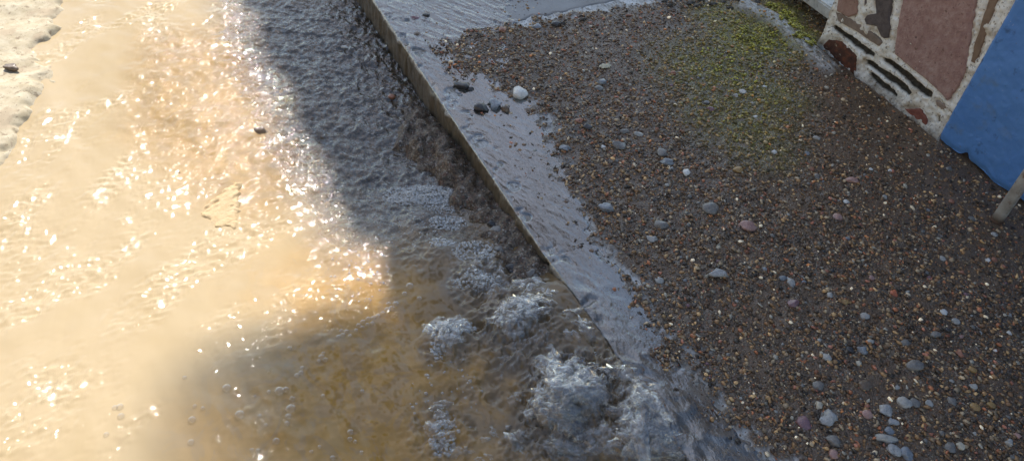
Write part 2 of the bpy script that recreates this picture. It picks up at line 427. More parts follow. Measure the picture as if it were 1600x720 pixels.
# ------------------------------------------------------------------ left bank: broken pale concrete edge
xs = lin(-3.2, -.95, .006); ys = lin(-.6, 4.4, .006)
X, Y = np.meshgrid(xs, ys, indexing='ij'); SH = X.shape
ex = np.interp(Y[0], [p[1] for p in bank_xy[::-1]], [p[0] for p in bank_xy[::-1]])
dist = X - ex[None, :] + .010 * fftn(SH, .007, .03, .3, 31, (1, 1), 0, 1.4)
zz = -.094 + .0035 * fftn(SH, .007, .10, .6, 32) + .0004 * fftn(SH, .007, .02, .08, 33)
terr = np.clip(.25 * fftn(SH, .007, .05, .4, 35, (1, 2.2), .4), -1, 1)
zz += .004 * np.round(terr * 2) / 2
zz = zz + .10 * smooth(0, -1.2, dist)
zz = zz - .10 * smooth(-.025, .09, dist)
me = grid_mesh('bank', xs, ys, zz, keep=(dist < .11))
tag(new_obj('bank', me, M_BANK), kind='structure')

# ------------------------------------------------------------------ pavement
d = .0045
KW = .13
xs = lin(KW, 2.9, d); ys = lin(-.6, 4.6, d)
X, Y = np.meshgrid(xs, ys, indexing='ij'); SH = X.shape
gravel_poly = [at(u, v) for u, v in [(640, 56), (700, 49), (850, 30), (1010, 4), (1120, -20), (1300, -60), (1700, -20), (1900, 500), (1900, 900), (1260, 900), (1205, 720), (1125, 640), (1062, 565), (992, 470), (942, 400), (892, 310), (873, 250), (858, 195), (820, 165), (760, 128), (700, 118), (655, 100)]]
NB = fftn(SH, d, .03, .25, 41)
gd = poly_sd(X, Y, gravel_poly)
sandm = 1 - smooth(-.035, .03, gd + .022 * NB + .012 * fftn(SH, d, .012, .05, 45))
slabm = smooth(2.235, 2.262, Y - .035 * (X - .5) * 0 + .006 * NB) * smooth(1.30, 1.18, X)
alg = np.zeros(SH)
for u, v, r_, a in [(1120, 110, .26, .55), (1180, 60, .22, .9), (1150, 180, .22, .5), (1250, 55, .10, 1.0), (1200, 150, .16, .55), (1225, 20, .12, .8), (1130, 30, .15, .6), (1190, 230, .15, .35)]:
    alg = np.maximum(alg, a * blob(X, Y, u, v, r_, 0, .8))
ridge_line = [at(u, v) for u, v in [(1165, 15), (1200, 32), (1235, 58), (1262, 82), (1290, 108)]]
rl = poly_sd(X, Y, ridge_line, closed=False)
rr = 1 - smooth(.018, .060, rl)
alg = np.clip(alg * (1 - .55 * rr), 0, 1)
pud = poly_mask(X, Y, [at(u, v) for u, v in [(1200, 0), (1235, 20), (1262, 60), (1285, 78), (1310, 40), (1330, -40), (1220, -60)]])
mud = np.clip(smooth(.95, 1.25, X + .05 * NB) * smooth(1.75, 1.45, Y + .05 * NB) * .9 + .7 * blob(X, Y, 960, 60, .45, 0, .6) * (1 - alg), 0, 1)
mud = np.maximum(mud, .8 * pud)
drift = smooth(.1, 1.3, fftn(SH, d, .06, .4, 46, (1, 1.8), .5)); mud = np.clip(np.maximum(mud, .75 * drift * (1 - alg)), 0, 1)
fine = fftn(SH, d, .009, .03, 42); med = fftn(SH, d, .03, .15, 43)
zp = .001 + sandm * (.006 + .0004 * fine + .0016 * med) * (1 - .5 * mud) + .0002 * fine
zp = np.where(slabm > .5, .002 + .0002 * med, zp) * 1.0
zp += rr * .022 - .010 * pud * (1 - rr)
sandm2 = np.clip(sandm * (1 - slabm) - rr * .75, 0, 1)
me = grid_mesh('pavement', xs, ys, zp, {'sand': sandm2, 'algae': alg, 'mud': mud})
tag(new_obj('pavement', me, M_PAVE), kind='structure')
PZ, PX0, PY0, PD, SANDM = zp, xs[0], ys[0], d, sandm2
def pave_ij(x, y):
    return min(max(int(round((x - PX0) / PD)), 0), PZ.shape[0] - 1), min(max(int(round((y - PY0) / PD)), 0), PZ.shape[1] - 1)
def pave_z(x, y):
    if x < KW: return 0.0
    return float(PZ[pave_ij(x, y)])

# smooth grey slab at the far end of the gravel
xs2 = lin(.16, 1.26, .01); ys2 = lin(2.24, 4.4, .01)
X2, Y2 = np.meshgrid(xs2, ys2, indexing='ij')
edge = 2.245 + .012 * np.interp(X2, np.linspace(.1, 1.3, 40), np.random.default_rng(5).standard_normal(40)) * .5
zs = .0035 + .0004 * fftn(X2.shape, .01, .05, .4, 44) - .02 * smooth(.012, -.004, Y2 - edge)
me = grid_mesh('slab', xs2, ys2, zs)
tag(new_obj('slab', me, M_SLAB), kind='structure')

# ------------------------------------------------------------------ kerb
ysk = lin(-.6, 4.6, .006)
nk = len(ysk)
prof = [(0, -.30), (0, -.2), (0, -.15), (0, -.12), (0, -.09), (0, -.07), (0, -.055), (0, -.04), (0, -.028), (0, -.018), (.001, -.010), (.0035, -.0045), (.009, -.001), (.02, 0), (.035, 0), (.05, 0), (.065, 0), (.08, 0), (.095, 0), (.11, 0), (KW + .001, 0)]
rng = np.random.default_rng(9)
PX = np.array([p[0] for p in prof])[:, None] * np.ones(nk); PZk = np.array([p[1] for p in prof])[:, None] * np.ones(nk)
nA = fftn((64, nk), .006, .02, .3, 51)[:len(prof)]; nB = fftn((64, nk), .006, .012, .06, 52)[:len(prof)]
facew = np.array([1 if p[1] < -.003 else 0 for p in prof])[:, None]
PX = PX + facew * (.0022 * nA + .0012 * nB)
PZk = PZk + (1 - facew) * (.0006 * nA)
chip = np.zeros(nk)
for (yc, wd, dp) in [(at(645, 72)[1], .03, .017), (at(668, 136)[1], .035, .018), (at(715, 190)[1], .02, .008), (1.35, .03, .008), (1.52, .012, .009), (1.21, .02, .010), (2.75, .02, .01), (1.9, .015, .008), (at(605, 15)[1], .02, .005), (.8, .05, .01)]:
    chip += dp * np.exp(-((ysk - yc) / wd) ** 2)
edgew = np.array([max(0, 1 - abs(p[1] + .006) / .02) if p[0] < .02 else 0 for p in prof])[:, None]
PX = PX + edgew * chip; PZk = PZk - edgew * chip * .5
joint = np.zeros(nk)
for yc in (at(645, 74)[1], 1.18, .35, 3.1): joint += np.exp(-((ysk - yc) / .006) ** 2)
PX = PX + facew * joint * .010
PZk = PZk - (1 - facew) * joint * .005
V = np.stack([PX, np.ones((len(prof), 1)) * ysk, PZk], -1).reshape(-1, 3)
i = np.arange(len(prof) * nk).reshape(len(prof), nk)
Q = np.stack([i[:-1, :-1], i[1:, :-1], i[1:, 1:], i[:-1, 1:]], -1).reshape(-1, 4)[:, ::-1]
nt = M_KERB.node_tree; k = N(nt); pb = [n_ for n_ in nt.nodes if n_.type == 'BSDF_PRINCIPLED'][0]
src = pb.inputs['Base Color'].links[0].from_socket; P_ = k.pos()
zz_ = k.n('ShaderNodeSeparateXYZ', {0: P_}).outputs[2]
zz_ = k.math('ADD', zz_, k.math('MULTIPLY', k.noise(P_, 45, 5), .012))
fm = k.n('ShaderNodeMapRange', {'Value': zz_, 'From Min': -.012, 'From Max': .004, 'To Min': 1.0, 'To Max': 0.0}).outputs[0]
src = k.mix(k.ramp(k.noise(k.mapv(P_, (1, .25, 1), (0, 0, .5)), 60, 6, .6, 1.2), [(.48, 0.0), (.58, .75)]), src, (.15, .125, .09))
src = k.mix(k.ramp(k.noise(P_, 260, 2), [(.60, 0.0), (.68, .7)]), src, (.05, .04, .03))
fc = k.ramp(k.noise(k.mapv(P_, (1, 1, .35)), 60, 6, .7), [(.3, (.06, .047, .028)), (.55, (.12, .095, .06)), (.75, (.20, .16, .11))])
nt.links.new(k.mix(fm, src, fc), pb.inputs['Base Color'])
tag(new_obj('kerb', np_mesh('kerb', V, Q), M_KERB), kind='structure')

# ------------------------------------------------------------------ thin sheet of water running over kerb and pavement edge
d = .0035
xs = lin(.0, .95, d); ys = lin(.0, 3.4, d)
X, Y = np.meshgrid(xs, ys, indexing='ij'); SH = X.shape
film_poly = [at(u, v) for u, v in [(585, -120), (585, 0), (618, 50), (660, 110), (745, 232), (868, 428), (1058, 720), (1200, 1000), (1300, 1000), (1215, 720), (1150, 640), (1100, 570), (1035, 480), (965, 400), (915, 300), (895, 215), (860, 180), (830, 140), (800, 95), (790, 50), (810, 10), (830, -120)]]
NB = fftn(SH, d, .02, .2, 61)
fd = poly_sd(X, Y, film_poly) ; fd = np.where(X < .05, -.04, fd)
inside = smooth(.02, -.03, fd + .022 * NB)
r1 = fftn(SH, d, .010, .05, 62, (1, 4.5), .5); r2 = fftn(SH, d, .009, .02, 63, (1, 2.5), .4); r3 = fftn(SH, d, .03, .2, 64, (1, 2.), .5)
zf = -.004 + .0072 * inside + inside * (.00026 * r1 * smooth(-.6, 1.2, r3) + .00007 * r2 + .00014 * r3)
surge = smooth(1.22, .95, Y) * smooth(.16, .0, X)
zf = zf + surge * (.010 + .004 * (1 - np.abs(r3)))
far = smooth(1.9, 2.2, Y)
zf = zf + far * inside * .0007 * r1 + far * inside * .0028
zf[0] = np.minimum(zf[0], -.003)
zf[1] = np.minimum(zf[1], .004 + surge[1] * .01)
turb = np.clip(.10 + .10 * r3 + .45 * surge, .03, .75)
me = grid_mesh('water_film', xs, ys, zf, {'turb': turb * .9, 'silt': surge, 'air_glint': .25 * surge * smooth(0, 1, r1), 'ripple': .07 + .25 * far + .3 * surge}, keep=(zf > -.0025) | (X < .01))
tag(new_obj('water_film', me, M_FILM), kind='structure')

# ------------------------------------------------------------------ stones
def ico(sub):
    bm = bmesh.new(); bmesh.ops.create_icosphere(bm, subdivisions=sub, radius=1.0)
    v = np.array([x.co[:] for x in bm.verts]); f = np.array([[q.index for q in p.verts] for p in bm.faces]); bm.free()
    return v, f
def scatter_mesh(name, P, S, C, base=1, seed=0, lump=.22, kinds=6, upfill=None):
    """P (n,3) centres, S (n,) radii, C (n,3) colours -> one mesh of lumpy grains"""
    rng = np.random.default_rng(seed)
    v, f = ico(base); nv = len(v); n = len(P)
    shapes = []
    for q in range(kinds):
        s = v * (1 + lump * rng.standard_normal((nv, 1))) * np.array([1.25, .95, .62]) * (1 + .15 * rng.standard_normal(3))
        shapes.append(s)
    shapes = np.array(shapes)
    sh = shapes[rng.integers(0, kinds, n)]
    a = rng.uniform(0, 2 * np.pi, n); c, s_ = np.cos(a)[:, None], np.sin(a)[:, None]
    tl = rng.normal(0, .3, n)[:, None]
    x = sh[..., 0] * c - sh[..., 1] * s_; y = sh[..., 0] * s_ + sh[..., 1] * c; z_ = sh[..., 2] + tl * x
    V = np.stack([x, y, z_], -1) * S[:, None, None] + P[:, None, :]
    T = (f[None] + (np.arange(n) * nv)[:, None, None]).reshape(-1, 3)
    return np_mesh(name, V.reshape(-1, 3), T, cols=np.repeat(C, nv, axis=0))
PAL = np.array([(.022, .017, .012), (.05, .031, .017), (.095, .057, .029), (.14, .09, .045), (.125, .10, .07), (.20, .17, .125), (.17, .07, .035), (.27, .19, .10), (.15, .155, .15), (.34, .15, .06), (.55, .50, .40), (.2, .09, .065)])
PAL = PAL * np.array([1.10, .98, .84])
PW = np.array([.13, .17, .2, .16, .09, .07, .05, .05, .035, .006, .012, .027]); PW /= PW.sum()
rng = np.random.default_rng(21)
def grains(n, smin, smax, seed):
    rng = np.random.default_rng(seed)
    P, S, C = [], [], []
    x = rng.uniform(KW * .6, 1.85, n); y = rng.uniform(.15, 2.6, n)
    ii = np.clip(((x - PX0) / PD).round().astype(int), 0, PZ.shape[0] - 1); jj = np.clip(((y - PY0) / PD).round().astype(int), 0, PZ.shape[1] - 1)
    sd_ = SANDM[ii, jj]; md = mud[ii, jj]
    ok = (rng.uniform(0, 1, n) < (sd_ ** 2 * (1 - .72 * md) + .20 * (rng.uniform(0, 1, n) < .6))) & ~((x > 1.38) & (y < 1.74)) & (sd_ + (x < .6) > .1)
    x, y, ii, jj = x[ok], y[ok], ii[ok], jj[ok]
    s = smin * (smax / smin) ** (rng.uniform(0, 1, len(x)) ** 2.6)
    zc = PZ[ii, jj] + s * .2
    c = PAL[rng.choice(len(PAL), len(x), p=PW)] * rng.uniform(1.0, 3.0, (len(x), 1)) * np.array([1.04, 1.0, .93])
    am = np.clip(alg[ii, jj] * rng.uniform(.4, 1.8, len(x)), 0, 1)[:, None] * .75
    c = c * (1 - am) + am * np.array([.36, .31, .025]) * rng.uniform(.5, 1.5, (len(x), 1))
    return np.stack([x, y, zc], -1), s, c
P, S, C_ = grains(120000, .0015, .0065, 22)
me = scatter_mesh('gravel', P, S, C_, base=1, seed=3)
tag(new_obj('gravel', me, M_GRAIN), 'wet brown gravel and coarse sand lying over the pavement', None, None, 'stuff')
# gravel in the stream bed of the riffle
rng = np.random.default_rng(25)
n = 9000
x = rng.uniform(-1.05, -.01, n); y = rng.uniform(1.2, 3.2, n)
dd = poly_sd(x, y, sandbar); ok = (dd < .03) | ((x > -.5) & (y > 1.35))
x, y = x[ok], y[ok]
s = .0025 * 4.5 ** (rng.uniform(0, 1, len(x)) ** 2.0)
zc = np.array([water_z(a, b) for a, b in zip(x, y)]) - .022 + s * .2 + .012 * rng.uniform(0, 1, len(x))
c = PAL[rng.choice(len(PAL), len(x), p=PW)] * rng.uniform(.8, 1.4, (len(x), 1))
c = np.where((x < -.4)[:, None], c * .5 + np.array([.32, .22, .12]) * .8, c)
me = scatter_mesh('gravel_bed', np.stack([x, y, zc], -1), s, c, base=1, seed=4)
tag(new_obj('gravel_bed', me, M_GRAIN), 'gravel carried under the running water beside the kerb', None, None, 'stuff')

def rock_mesh(name, seed, size, flat=.6, lump=.25, ang=False, sub=3):
    bm = bmesh.new(); bmesh.ops.create_icosphere(bm, subdivisions=sub, radius=1.0)
    off = Vector((seed * 3.17, seed * 1.3, seed * .71)); rr_ = random.Random(seed)
    planes = [(Vector((rr_.gauss(0, 1), rr_.gauss(0, 1), rr_.gauss(0, .8))).normalized(), rr_.uniform(.55, .85)) for _ in range(9)]
    for v in bm.verts:
        p = v.co.copy()
        if ang:
            for nrm, dd_ in planes:
                q = p.dot(nrm)
                if q > dd_: p -= nrm * (q - dd_) * .92
        nn = mnoise.noise(p * 1.3 + off) * lump + mnoise.noise(p * 3.5 + off) * lump * .35 + mnoise.noise(p * 8 + off) * lump * .12
        p *= (1 + nn)
        v.co = Vector((p.x * size[0], p.y * size[1], p.z * size[0] * flat))
    me = bpy.data.meshes.new(name); bm.to_mesh(me); bm.free()
    return me

PM = {
 'white': mat_pebble('white_stone', (.55, .52, .46), (.75, .73, .68), (.12, .08, .06)),
 'pale': mat_pebble('pale_grey_stone', (.29, .27, .235), (.45, .43, .39), (.12, .11, .1)),
 'grey': mat_pebble('grey_stone', (.125, .115, .10), (.24, .22, .195)),
 'dark': mat_pebble('dark_stone', (.022, .02, .02), (.055, .05, .048), (.1, .08, .06)),
 'blue': mat_pebble('blue_grey_stone', (.15, .16, .175), (.28, .30, .32)),
 'brown': mat_pebble('brown_stone', (.10, .065, .04), (.2, .14, .09)),
 'orange': mat_pebble('orange_stone', (.42, .10, .035), (.55, .17, .07), (.2, .05, .03)),
 'rusty': mat_pebble('rusty_stone', (.24, .09, .045), (.34, .14, .07), (.1, .05, .03)),
 'ochre': mat_pebble('ochre_stone', (.28, .16, .05), (.4, .25, .09)),
 'pink': mat_pebble('pink_stone', (.32, .17, .14), (.45, .28, .23)),
 'mauve': mat_pebble('mauve_stone', (.16, .08, .09), (.27, .15, .16)),
 'cream': mat_pebble('cream_stone', (.42, .36, .26), (.58, .52, .4)),
 'pitted': mat_pebble('pitted_stone', (.27, .265, .25), (.46, .45, .43), (.05, .05, .06), pits=.4, scale=160),
}
# (u, v, width px, aspect, colour, angular, label)
KEYS = [
 (812, 150, 25, .85, 'white', 0, 'round white pebble with a brown smudge on the wet pale kerb'),
 (722, 137, 26, .7, 'dark', 1, 'black jagged stone lying in the thin water on the kerb left of the white pebble'),
 (735, 141, 13, .7, 'dark', 1, 'small black stone touching the jagged black stone on the kerb'),
 (752, 171, 28, .7, 'dark', 1, 'dark brown stone leaning against the blue-grey stone on the kerb'),
 (772, 166, 25, .9, 'blue', 1, 'blue-grey stone between two dark stones on the wet kerb'),
 (790, 173, 19, .8, 'brown', 1, 'brown stone just right of the blue-grey stone on the kerb'),
 (648, 30, 15, .6, 'mauve', 0, 'reddish flat pebble in running water at the far end of the kerb'),
 (666, 25, 12, .9, 'dark', 1, 'dark stone beside the reddish flat pebble at the far kerb'),
 (652, 55, 12, .7, 'brown', 0, 'brown pebble on the far kerb below the reddish flat pebble'),
 (941, 132, 20, .6, 'blue', 1, 'flat blue-grey stone below the cream flake in the far gravel'),
 (935, 141, 15, .7, 'grey', 0, 'grey pebble touching the flat blue-grey stone in the far gravel'),
 (905, 193, 14, .8, 'rusty', 0, 'rusty orange pebble beside a dark blue stone'),
 (919, 203, 16, .8, 'dark', 1, 'dark bluish stone beside the rusty orange pebble'),
 (882, 235, 18, .6, 'blue', 1, 'bluish stone at the gravel edge where the kerb water ends'),
 (942, 232, 9, .9, 'white', 0, 'tiny white pebble left of a large grey stone'),
 (966, 230, 24, .7, 'grey', 1, 'large grey stone right of the tiny white pebble'),
 (996, 212, 19, .6, 'pale', 1, 'pale flat stone above the large grey stone'),
 (975, 208, 15, .6, 'grey', 0, 'small grey pebble touching the pale flat stone'),
 (1034, 242, 17, 1.0, 'grey', 0, 'round grey stone standing over the pale blue-grey one'),
 (1040, 258, 24, .6, 'blue', 1, 'pale blue-grey stone below the round grey one'),
 (1071, 274, 11, 1.2, 'white', 0, 'upright white pebble in the middle of the gravel'),
 (1048, 266, 10, .8, 'pale', 0, 'small pale pebble beside the pale blue-grey stone'),
 (948, 328, 30, .6, 'blue', 1, 'flat bluish stone awash where the kerb film meets gravel'),
 (1032, 355, 22, .7, 'grey', 0, 'grey stone half buried at the edge of the wet film'),
 (1018, 377, 18, .7, 'pale', 1, 'pale grey stone half buried near the kerb'),
 (1108, 330, 27, .8, 'grey', 0, 'smooth round grey stone above the pink pebble'),
 (1166, 357, 28, .6, 'pink', 0, 'long pink pebble in the middle of the gravel'),
 (1153, 268, 17, .7, 'ochre', 0, 'rusty ochre pebble between algae and the pink pebble'),
 (1110, 174, 14, .6, 'mauve', 0, 'flat mauve pebble in the green algae gravel'),
 (1103, 163, 13, .6, 'grey', 0, 'grey pebble just above the flat mauve pebble'),
 (1159, 147, 13, .6, 'white', 0, 'flat white pebble in green gravel below the concrete ridge'),
 (1149, 153, 9, .9, 'pale', 0, 'tiny pale pebble beside the flat white pebble'),
 (1180, 185, 8, .9, 'white', 0, 'tiny bright white pebble below the flat white pebble'),
 (1194, 138, 8, .6, 'white', 0, 'tiny white chip in mud right of the flat white pebble'),
 (1120, 433, 33, .55, 'pitted', 1, 'big pale bluish stone alone in the middle gravel'),
 (1029, 440, 15, .8, 'pale', 0, 'pale pebble on the kerb side of the big bluish stone'),
 (1396, 461, 16, .9, 'orange', 0, 'bright orange red pebble, the brightest in the gravel'),
 (1361, 436, 11, .8, 'pink', 0, 'salmon pebble up and left of the bright orange pebble'),
 (1317, 474, 14, .8, 'ochre', 0, 'ochre pebble left of the bright orange pebble'),
 (1350, 496, 15, .8, 'pale', 0, 'pale oval pebble below the bright orange pebble'),
 (1295, 464, 10, 1.1, 'pale', 0, 'small pale pebble left of the ochre one'),
 (1238, 478, 21, .7, 'mauve', 0, 'mauve pink stone left in the middle gravel'),
 (1233, 442, 15, 1.3, 'pale', 1, 'upright pale grey stone above the mauve pink stone'),
 (1497, 554, 13, 1.2, 'rusty', 1, 'pointed orange stone in the lower right gravel'),
 (1517, 581, 13, .7, 'ochre', 0, 'orange brown pebble below the pointed orange stone'),
 (1517, 607, 15, .9, 'pale', 0, 'pale grey pebble below the orange brown one'),
 (1521, 638, 15, .9, 'ochre', 0, 'round ochre pebble in the lower right gravel'),
 (1547, 635, 14, .8, 'ochre', 0, 'second ochre pebble, just right of the round one'),
 (1292, 656, 30, 1.0, 'pitted', 1, 'big pale angular stone at the bottom of the gravel'),
 (1277, 635, 16, .9, 'cream', 1, 'cream angular stone touching the top of the big angular one'),
 (1300, 692, 28, .7, 'grey', 1, 'dull grey stone under the big pale angular stone'),
 (1300, 712, 14, 1.0, 'pink', 0, 'pink pebble at the bottom edge under the dull grey stone'),
 (1352, 652, 17, .9, 'pink', 1, 'salmon pink stone between the angular stone and the cluster'),
 (1382, 644, 24, .9, 'pitted', 1, 'topmost pitted grey stone of the cluster at the bottom'),
 (1393, 661, 18, .8, 'pitted', 1, 'small pitted stone below the topmost one of the cluster'),
 (1410, 632, 21, 1.0, 'pale', 0, 'smooth round pale stone beside the pitted cluster'),
 (1428, 631, 16, .9, 'grey', 0, 'grey pebble right of the smooth round pale stone'),
 (1388, 675, 16, .8, 'blue', 0, 'bluish pebble in the middle of the pitted cluster'),
 (1381, 688, 36, .35, 'pale', 0, 'long flat pale stone in the pitted cluster'),
 (1393, 704, 22, 1.0, 'pitted', 1, 'lowest pitted stone of the cluster'),
 (1416, 712, 24, .8, 'blue', 1, 'blue-grey stone right of the lowest pitted stone'),
 (1255, 663, 22, 1.0, 'mauve', 0, 'purple pink stone left of the big angular stone'),
 (1427, 576, 28, .6, 'grey', 0, 'long dull grey stone above the smooth round pale stone'),
 (1345, 551, 20, .8, 'blue', 1, 'dark bluish stone in the lower middle gravel'),
 (1328, 548, 14, 1., 'dark', 1, 'dark stone just left of the bluish one'),
 (1358, 537, 12, .6, 'pale', 0, 'pale sliver above the dark bluish stone'),
 (1290, 562, 14, 1., 'pale', 0, 'small pale pebble left of the dark bluish stone'),
 (1341, 569, 9, 1., 'cream', 0, 'tiny cream pebble below the dark bluish stone'),
 (1485, 630, 16, 1.2, 'grey', 0, 'upright grey stone left of the ochre pebbles'),
 (1482, 702, 18, 1.0, 'grey', 0, 'grey stone at the bottom right edge'),
 (1498, 699, 14, .9, 'cream', 0, 'cream pebble touching the grey stone at the bottom right edge'),
 (1450, 632, 16, .8, 'pale', 0, 'pale stone between the round pale stone and the upright grey one'),
 (1574, 694, 17, .7, 'pale', 0, 'pale stone in the bottom right corner'),
 (1586, 683, 14, .9, 'pink', 1, 'salmon stone in the bottom right corner'),
 (1350, 604, 22, .8, 'brown', 0, 'flat brown stone above the salmon pink one'),
 (1277, 605, 19, .8, 'grey', 0, 'grey stone above the cream angular stone'),
 (1400, 607, 12, .7, 'pale', 0, 'small pale pebble above the smooth round pale stone'),
 (1412, 539, 19, .6, 'grey', 0, 'grey flat stone above the long dull grey stone'),
 (1460, 526, 20, .7, 'grey', 0, 'grey stone right of the grey flat stone'),
 (1500, 528, 9, 1.2, 'pink', 0, 'tiny pink pebble above the pointed orange stone'),
 (1574, 524, 8, .9, 'white', 0, 'tiny white pebble near the right edge, level with the pink one'),
 (1529, 522, 8, .9, 'pale', 0, 'tiny pale pebble between the tiny pink and tiny white ones'),
 (1554, 550, 8, .7, 'white', 0, 'tiny white chip below the tiny white pebble by the right edge'),
 (1552, 408, 10, .9, 'rusty', 0, 'orange pebble touching a white one, below the pole foot'),
 (1541, 409, 9, 1., 'white', 0, 'white pebble touching the orange one below the pole foot'),
 (1551, 369, 11, .7, 'pale', 0, 'pale pebble just below the pole foot'),
 (1472, 406, 11, .8, 'pale', 0, 'pale pebble left of the white and orange pair'),
 (1502, 427, 9, .8, 'rusty', 0, 'small orange pebble below and left of the white and orange pair'),
 (1575, 495, 9, .8, 'pale', 0, 'small pale pebble near the right edge of the gravel'),
 (1473, 490, 11, 1.1, 'white', 0, 'small white pebble right of the bright orange one'),
 (1492, 504, 14, .8, 'pale', 0, 'pale stone below the small white pebble'),
 (1330, 286, 20, .5, 'pink', 0, 'long pale pink pebble below the striped wall foot'),
 (1321, 318, 9, .9, 'white', 0, 'white pebble below the long pale pink pebble'),
 (1307, 342, 16, .8, 'pink', 0, 'rose pebble in the middle right gravel'),
 (1275, 279, 13, .9, 'grey', 0, 'round grey pebble left of the long pale pink one'),
 (1274, 220, 13, .7, 'pale', 0, 'pale stone in mud below the rusty wall stone'),
 (1359, 267, 7, .9, 'white', 0, 'tiny white pebble in mud, left one of a pair'),
 (1390, 268, 7, .9, 'white', 0, 'tiny white pebble in mud, right one of a pair'),
 (1482, 267, 13, .8, 'grey', 0, 'round grey pebble on bare mud by the blue wall'),
 (1486, 316, 9, .9, 'rusty', 0, 'small rusty orange pebble below the blue wall'),
 (1267, 267, 10, .8, 'rusty', 0, 'small rusty pebble left of the round grey one'),
 (1291, 139, 7, .9, 'cream', 0, 'tiny cream pebble in mud at the foot of the stone wall'),
 (1209, 240, 10, .8, 'white', 0, 'white pebble in the gravel below the algae'),
 (1260, 243, 10, .8, 'blue', 0, 'bluish pebble right of the white one below the algae'),
 (1381, 311, 10, .8, 'pale', 0, 'small pale pebble in the gravel left of the pole'),
 (1517, 344, 11, .9, 'grey', 0, 'grey pebble left of the pole foot'),
 (820, 49, 0, 0, None, 0, None),
 (785, 50, 12, .9, 'rusty', 0, 'small orange pebble at the corner of the grey slab'),
 (982, 27, 10, .5, 'rusty', 0, 'flat orange chip at the edge of the grey slab'),
 (869, 41, 20, .5, 'dark', 0, 'long black stone along the edge of the grey slab'),
 (840, 44, 13, .9, 'blue', 0, 'pale bluish pebble left of the long black stone'),
 (1051, 117, 10, .8, 'rusty', 0, 'dull red pebble where the green gravel begins'),
 (1040, 430, 0, 0, None, 0, None),
 (1222, 437, 17, .5, 'blue', 0, 'slim bluish stone left of the upright pale one'),
]
occupied = []
def put_rock(u, v, wpx, asp, colr, ang, label, group=None, zfun=None, name='pebble', sink=.75, flat=.6, z0=0.0, cat='pebble'):
    x, y = at(u, v, z0)
    depth = (H - z0) / math.sqrt(1) * 0 + np.dot([x - CX, y, z0 - H], -np.array(ROT[:, 2]))
    r_ = wpx * .5 * depth / F
    zz = (zfun or pave_z)(x, y)
    seed = int(u * 7 + v * 13)
    me = rock_mesh(name, seed, (r_, r_ * max(asp * 1.15, .4)), flat * min(1, .55 + asp * .5), .36 if ang else .26, bool(ang) or seed % 3 == 0)
    o = new_obj(name, me, PM[colr]); 
    sk = sink if u > 830 or sink != .75 else .2
    o.location = (x, y, zz + r_ * flat * (1 - sk) * .55)
    # long axis follows the picture's horizontal, a little turned
    o.rotation_euler = (0, 0, -math.atan2(-ROT[1][0], ROT[0][0]) * 1.0 + random.Random(seed).uniform(-.35, .35))
    tag(o, label, cat, group)
    occupied.append((x, y, r_))
    return o
for row in KEYS:
    if row[4] is None: continue
    put_rock(*row)

# the many unremarkable pebbles: copies of a few shapes
protos = []
for q in range(10):
    protos.append(rock_mesh('pebble', 900 + q, (1.0, .78), .55, .24, q % 2 == 0, sub=2))
names = [('grey', 'small grey pebble among many alike in the wet gravel', 'small grey pebbles in the wet gravel', .30), ('pale', 'small pale pebble among many alike in the wet gravel', 'small pale pebbles in the wet gravel', .16),
         ('dark', 'small blackish pebble among many alike in the wet gravel', 'small blackish pebbles in the wet gravel', .18), ('brown', 'small brown pebble among many alike in the wet gravel', 'small brown pebbles in the wet gravel', .16),
         ('blue', 'small bluish pebble among many alike in the wet gravel', 'small bluish pebbles in the wet gravel', .08), ('mauve', 'small purplish pebble among many alike in the wet gravel', 'small purplish pebbles in the wet gravel', .06), ('ochre', 'small yellowish pebble among many alike in the wet gravel', 'small yellowish pebbles in the wet gravel', .06)]
mesh_cache = {}
rg = random.Random(5); placed = 0; tries = 0
MINOR = 185
while placed < MINOR and tries < 20000:
    tries += 1
    u, v = rg.uniform(700, 1598), rg.uniform(20, 718)
    x, y = at(u, v)
    if x < KW or (x > 1.33 and y < 1.74): continue
    ii, jj = pave_ij(x, y)
    if SANDM[ii, jj] < .8 or (mud[ii, jj] > .4 and rg.random() < .85) or (u < 1000 and rg.random() < .3): continue
    r_ = .0042 * 1.9 ** rg.random()
    if v > 480: r_ *= 1.0
    if any((x - a) ** 2 + (y - b) ** 2 < (r_ + c) ** 2 * 1.1 for a, b, c in occupied): continue
    t = rg.random(); acc = 0
    for nm, lb, gp, pr in names:
        acc += pr
        if t < acc: break
    kq = (rg.randrange(10), nm)
    if kq not in mesh_cache:
        mm_ = protos[kq[0]].copy(); mm_.materials.append(PM[nm]); mm_.polygons.foreach_set('use_smooth', np.ones(len(mm_.polygons), dtype=bool)); mesh_cache[kq] = mm_
    o = bpy.data.objects.new('pebble', mesh_cache[kq]); COL.objects.link(o)
    o.scale = (r_, r_, r_); o.location = (x, y, pave_z(x, y) + r_ * .08); o.rotation_euler = (rg.uniform(-.2, .2), rg.uniform(-.2, .2), rg.uniform(0, 6.28))
    wh = 'close to the wet kerb' if x < .45 else ('over towards the walls' if x > .95 else 'in the middle of the pavement')
    wf = 'nearest the viewer' if y < .9 else ('well up the street' if y > 1.6 else 'half way up')
    tag(o, lb.replace('among many alike in the wet gravel', 'in gravel %s, %s' % (wh, wf)), 'pebble', gp + ' %s, %s' % (wh, wf)); occupied.append((x, y, r_)); placed += 1

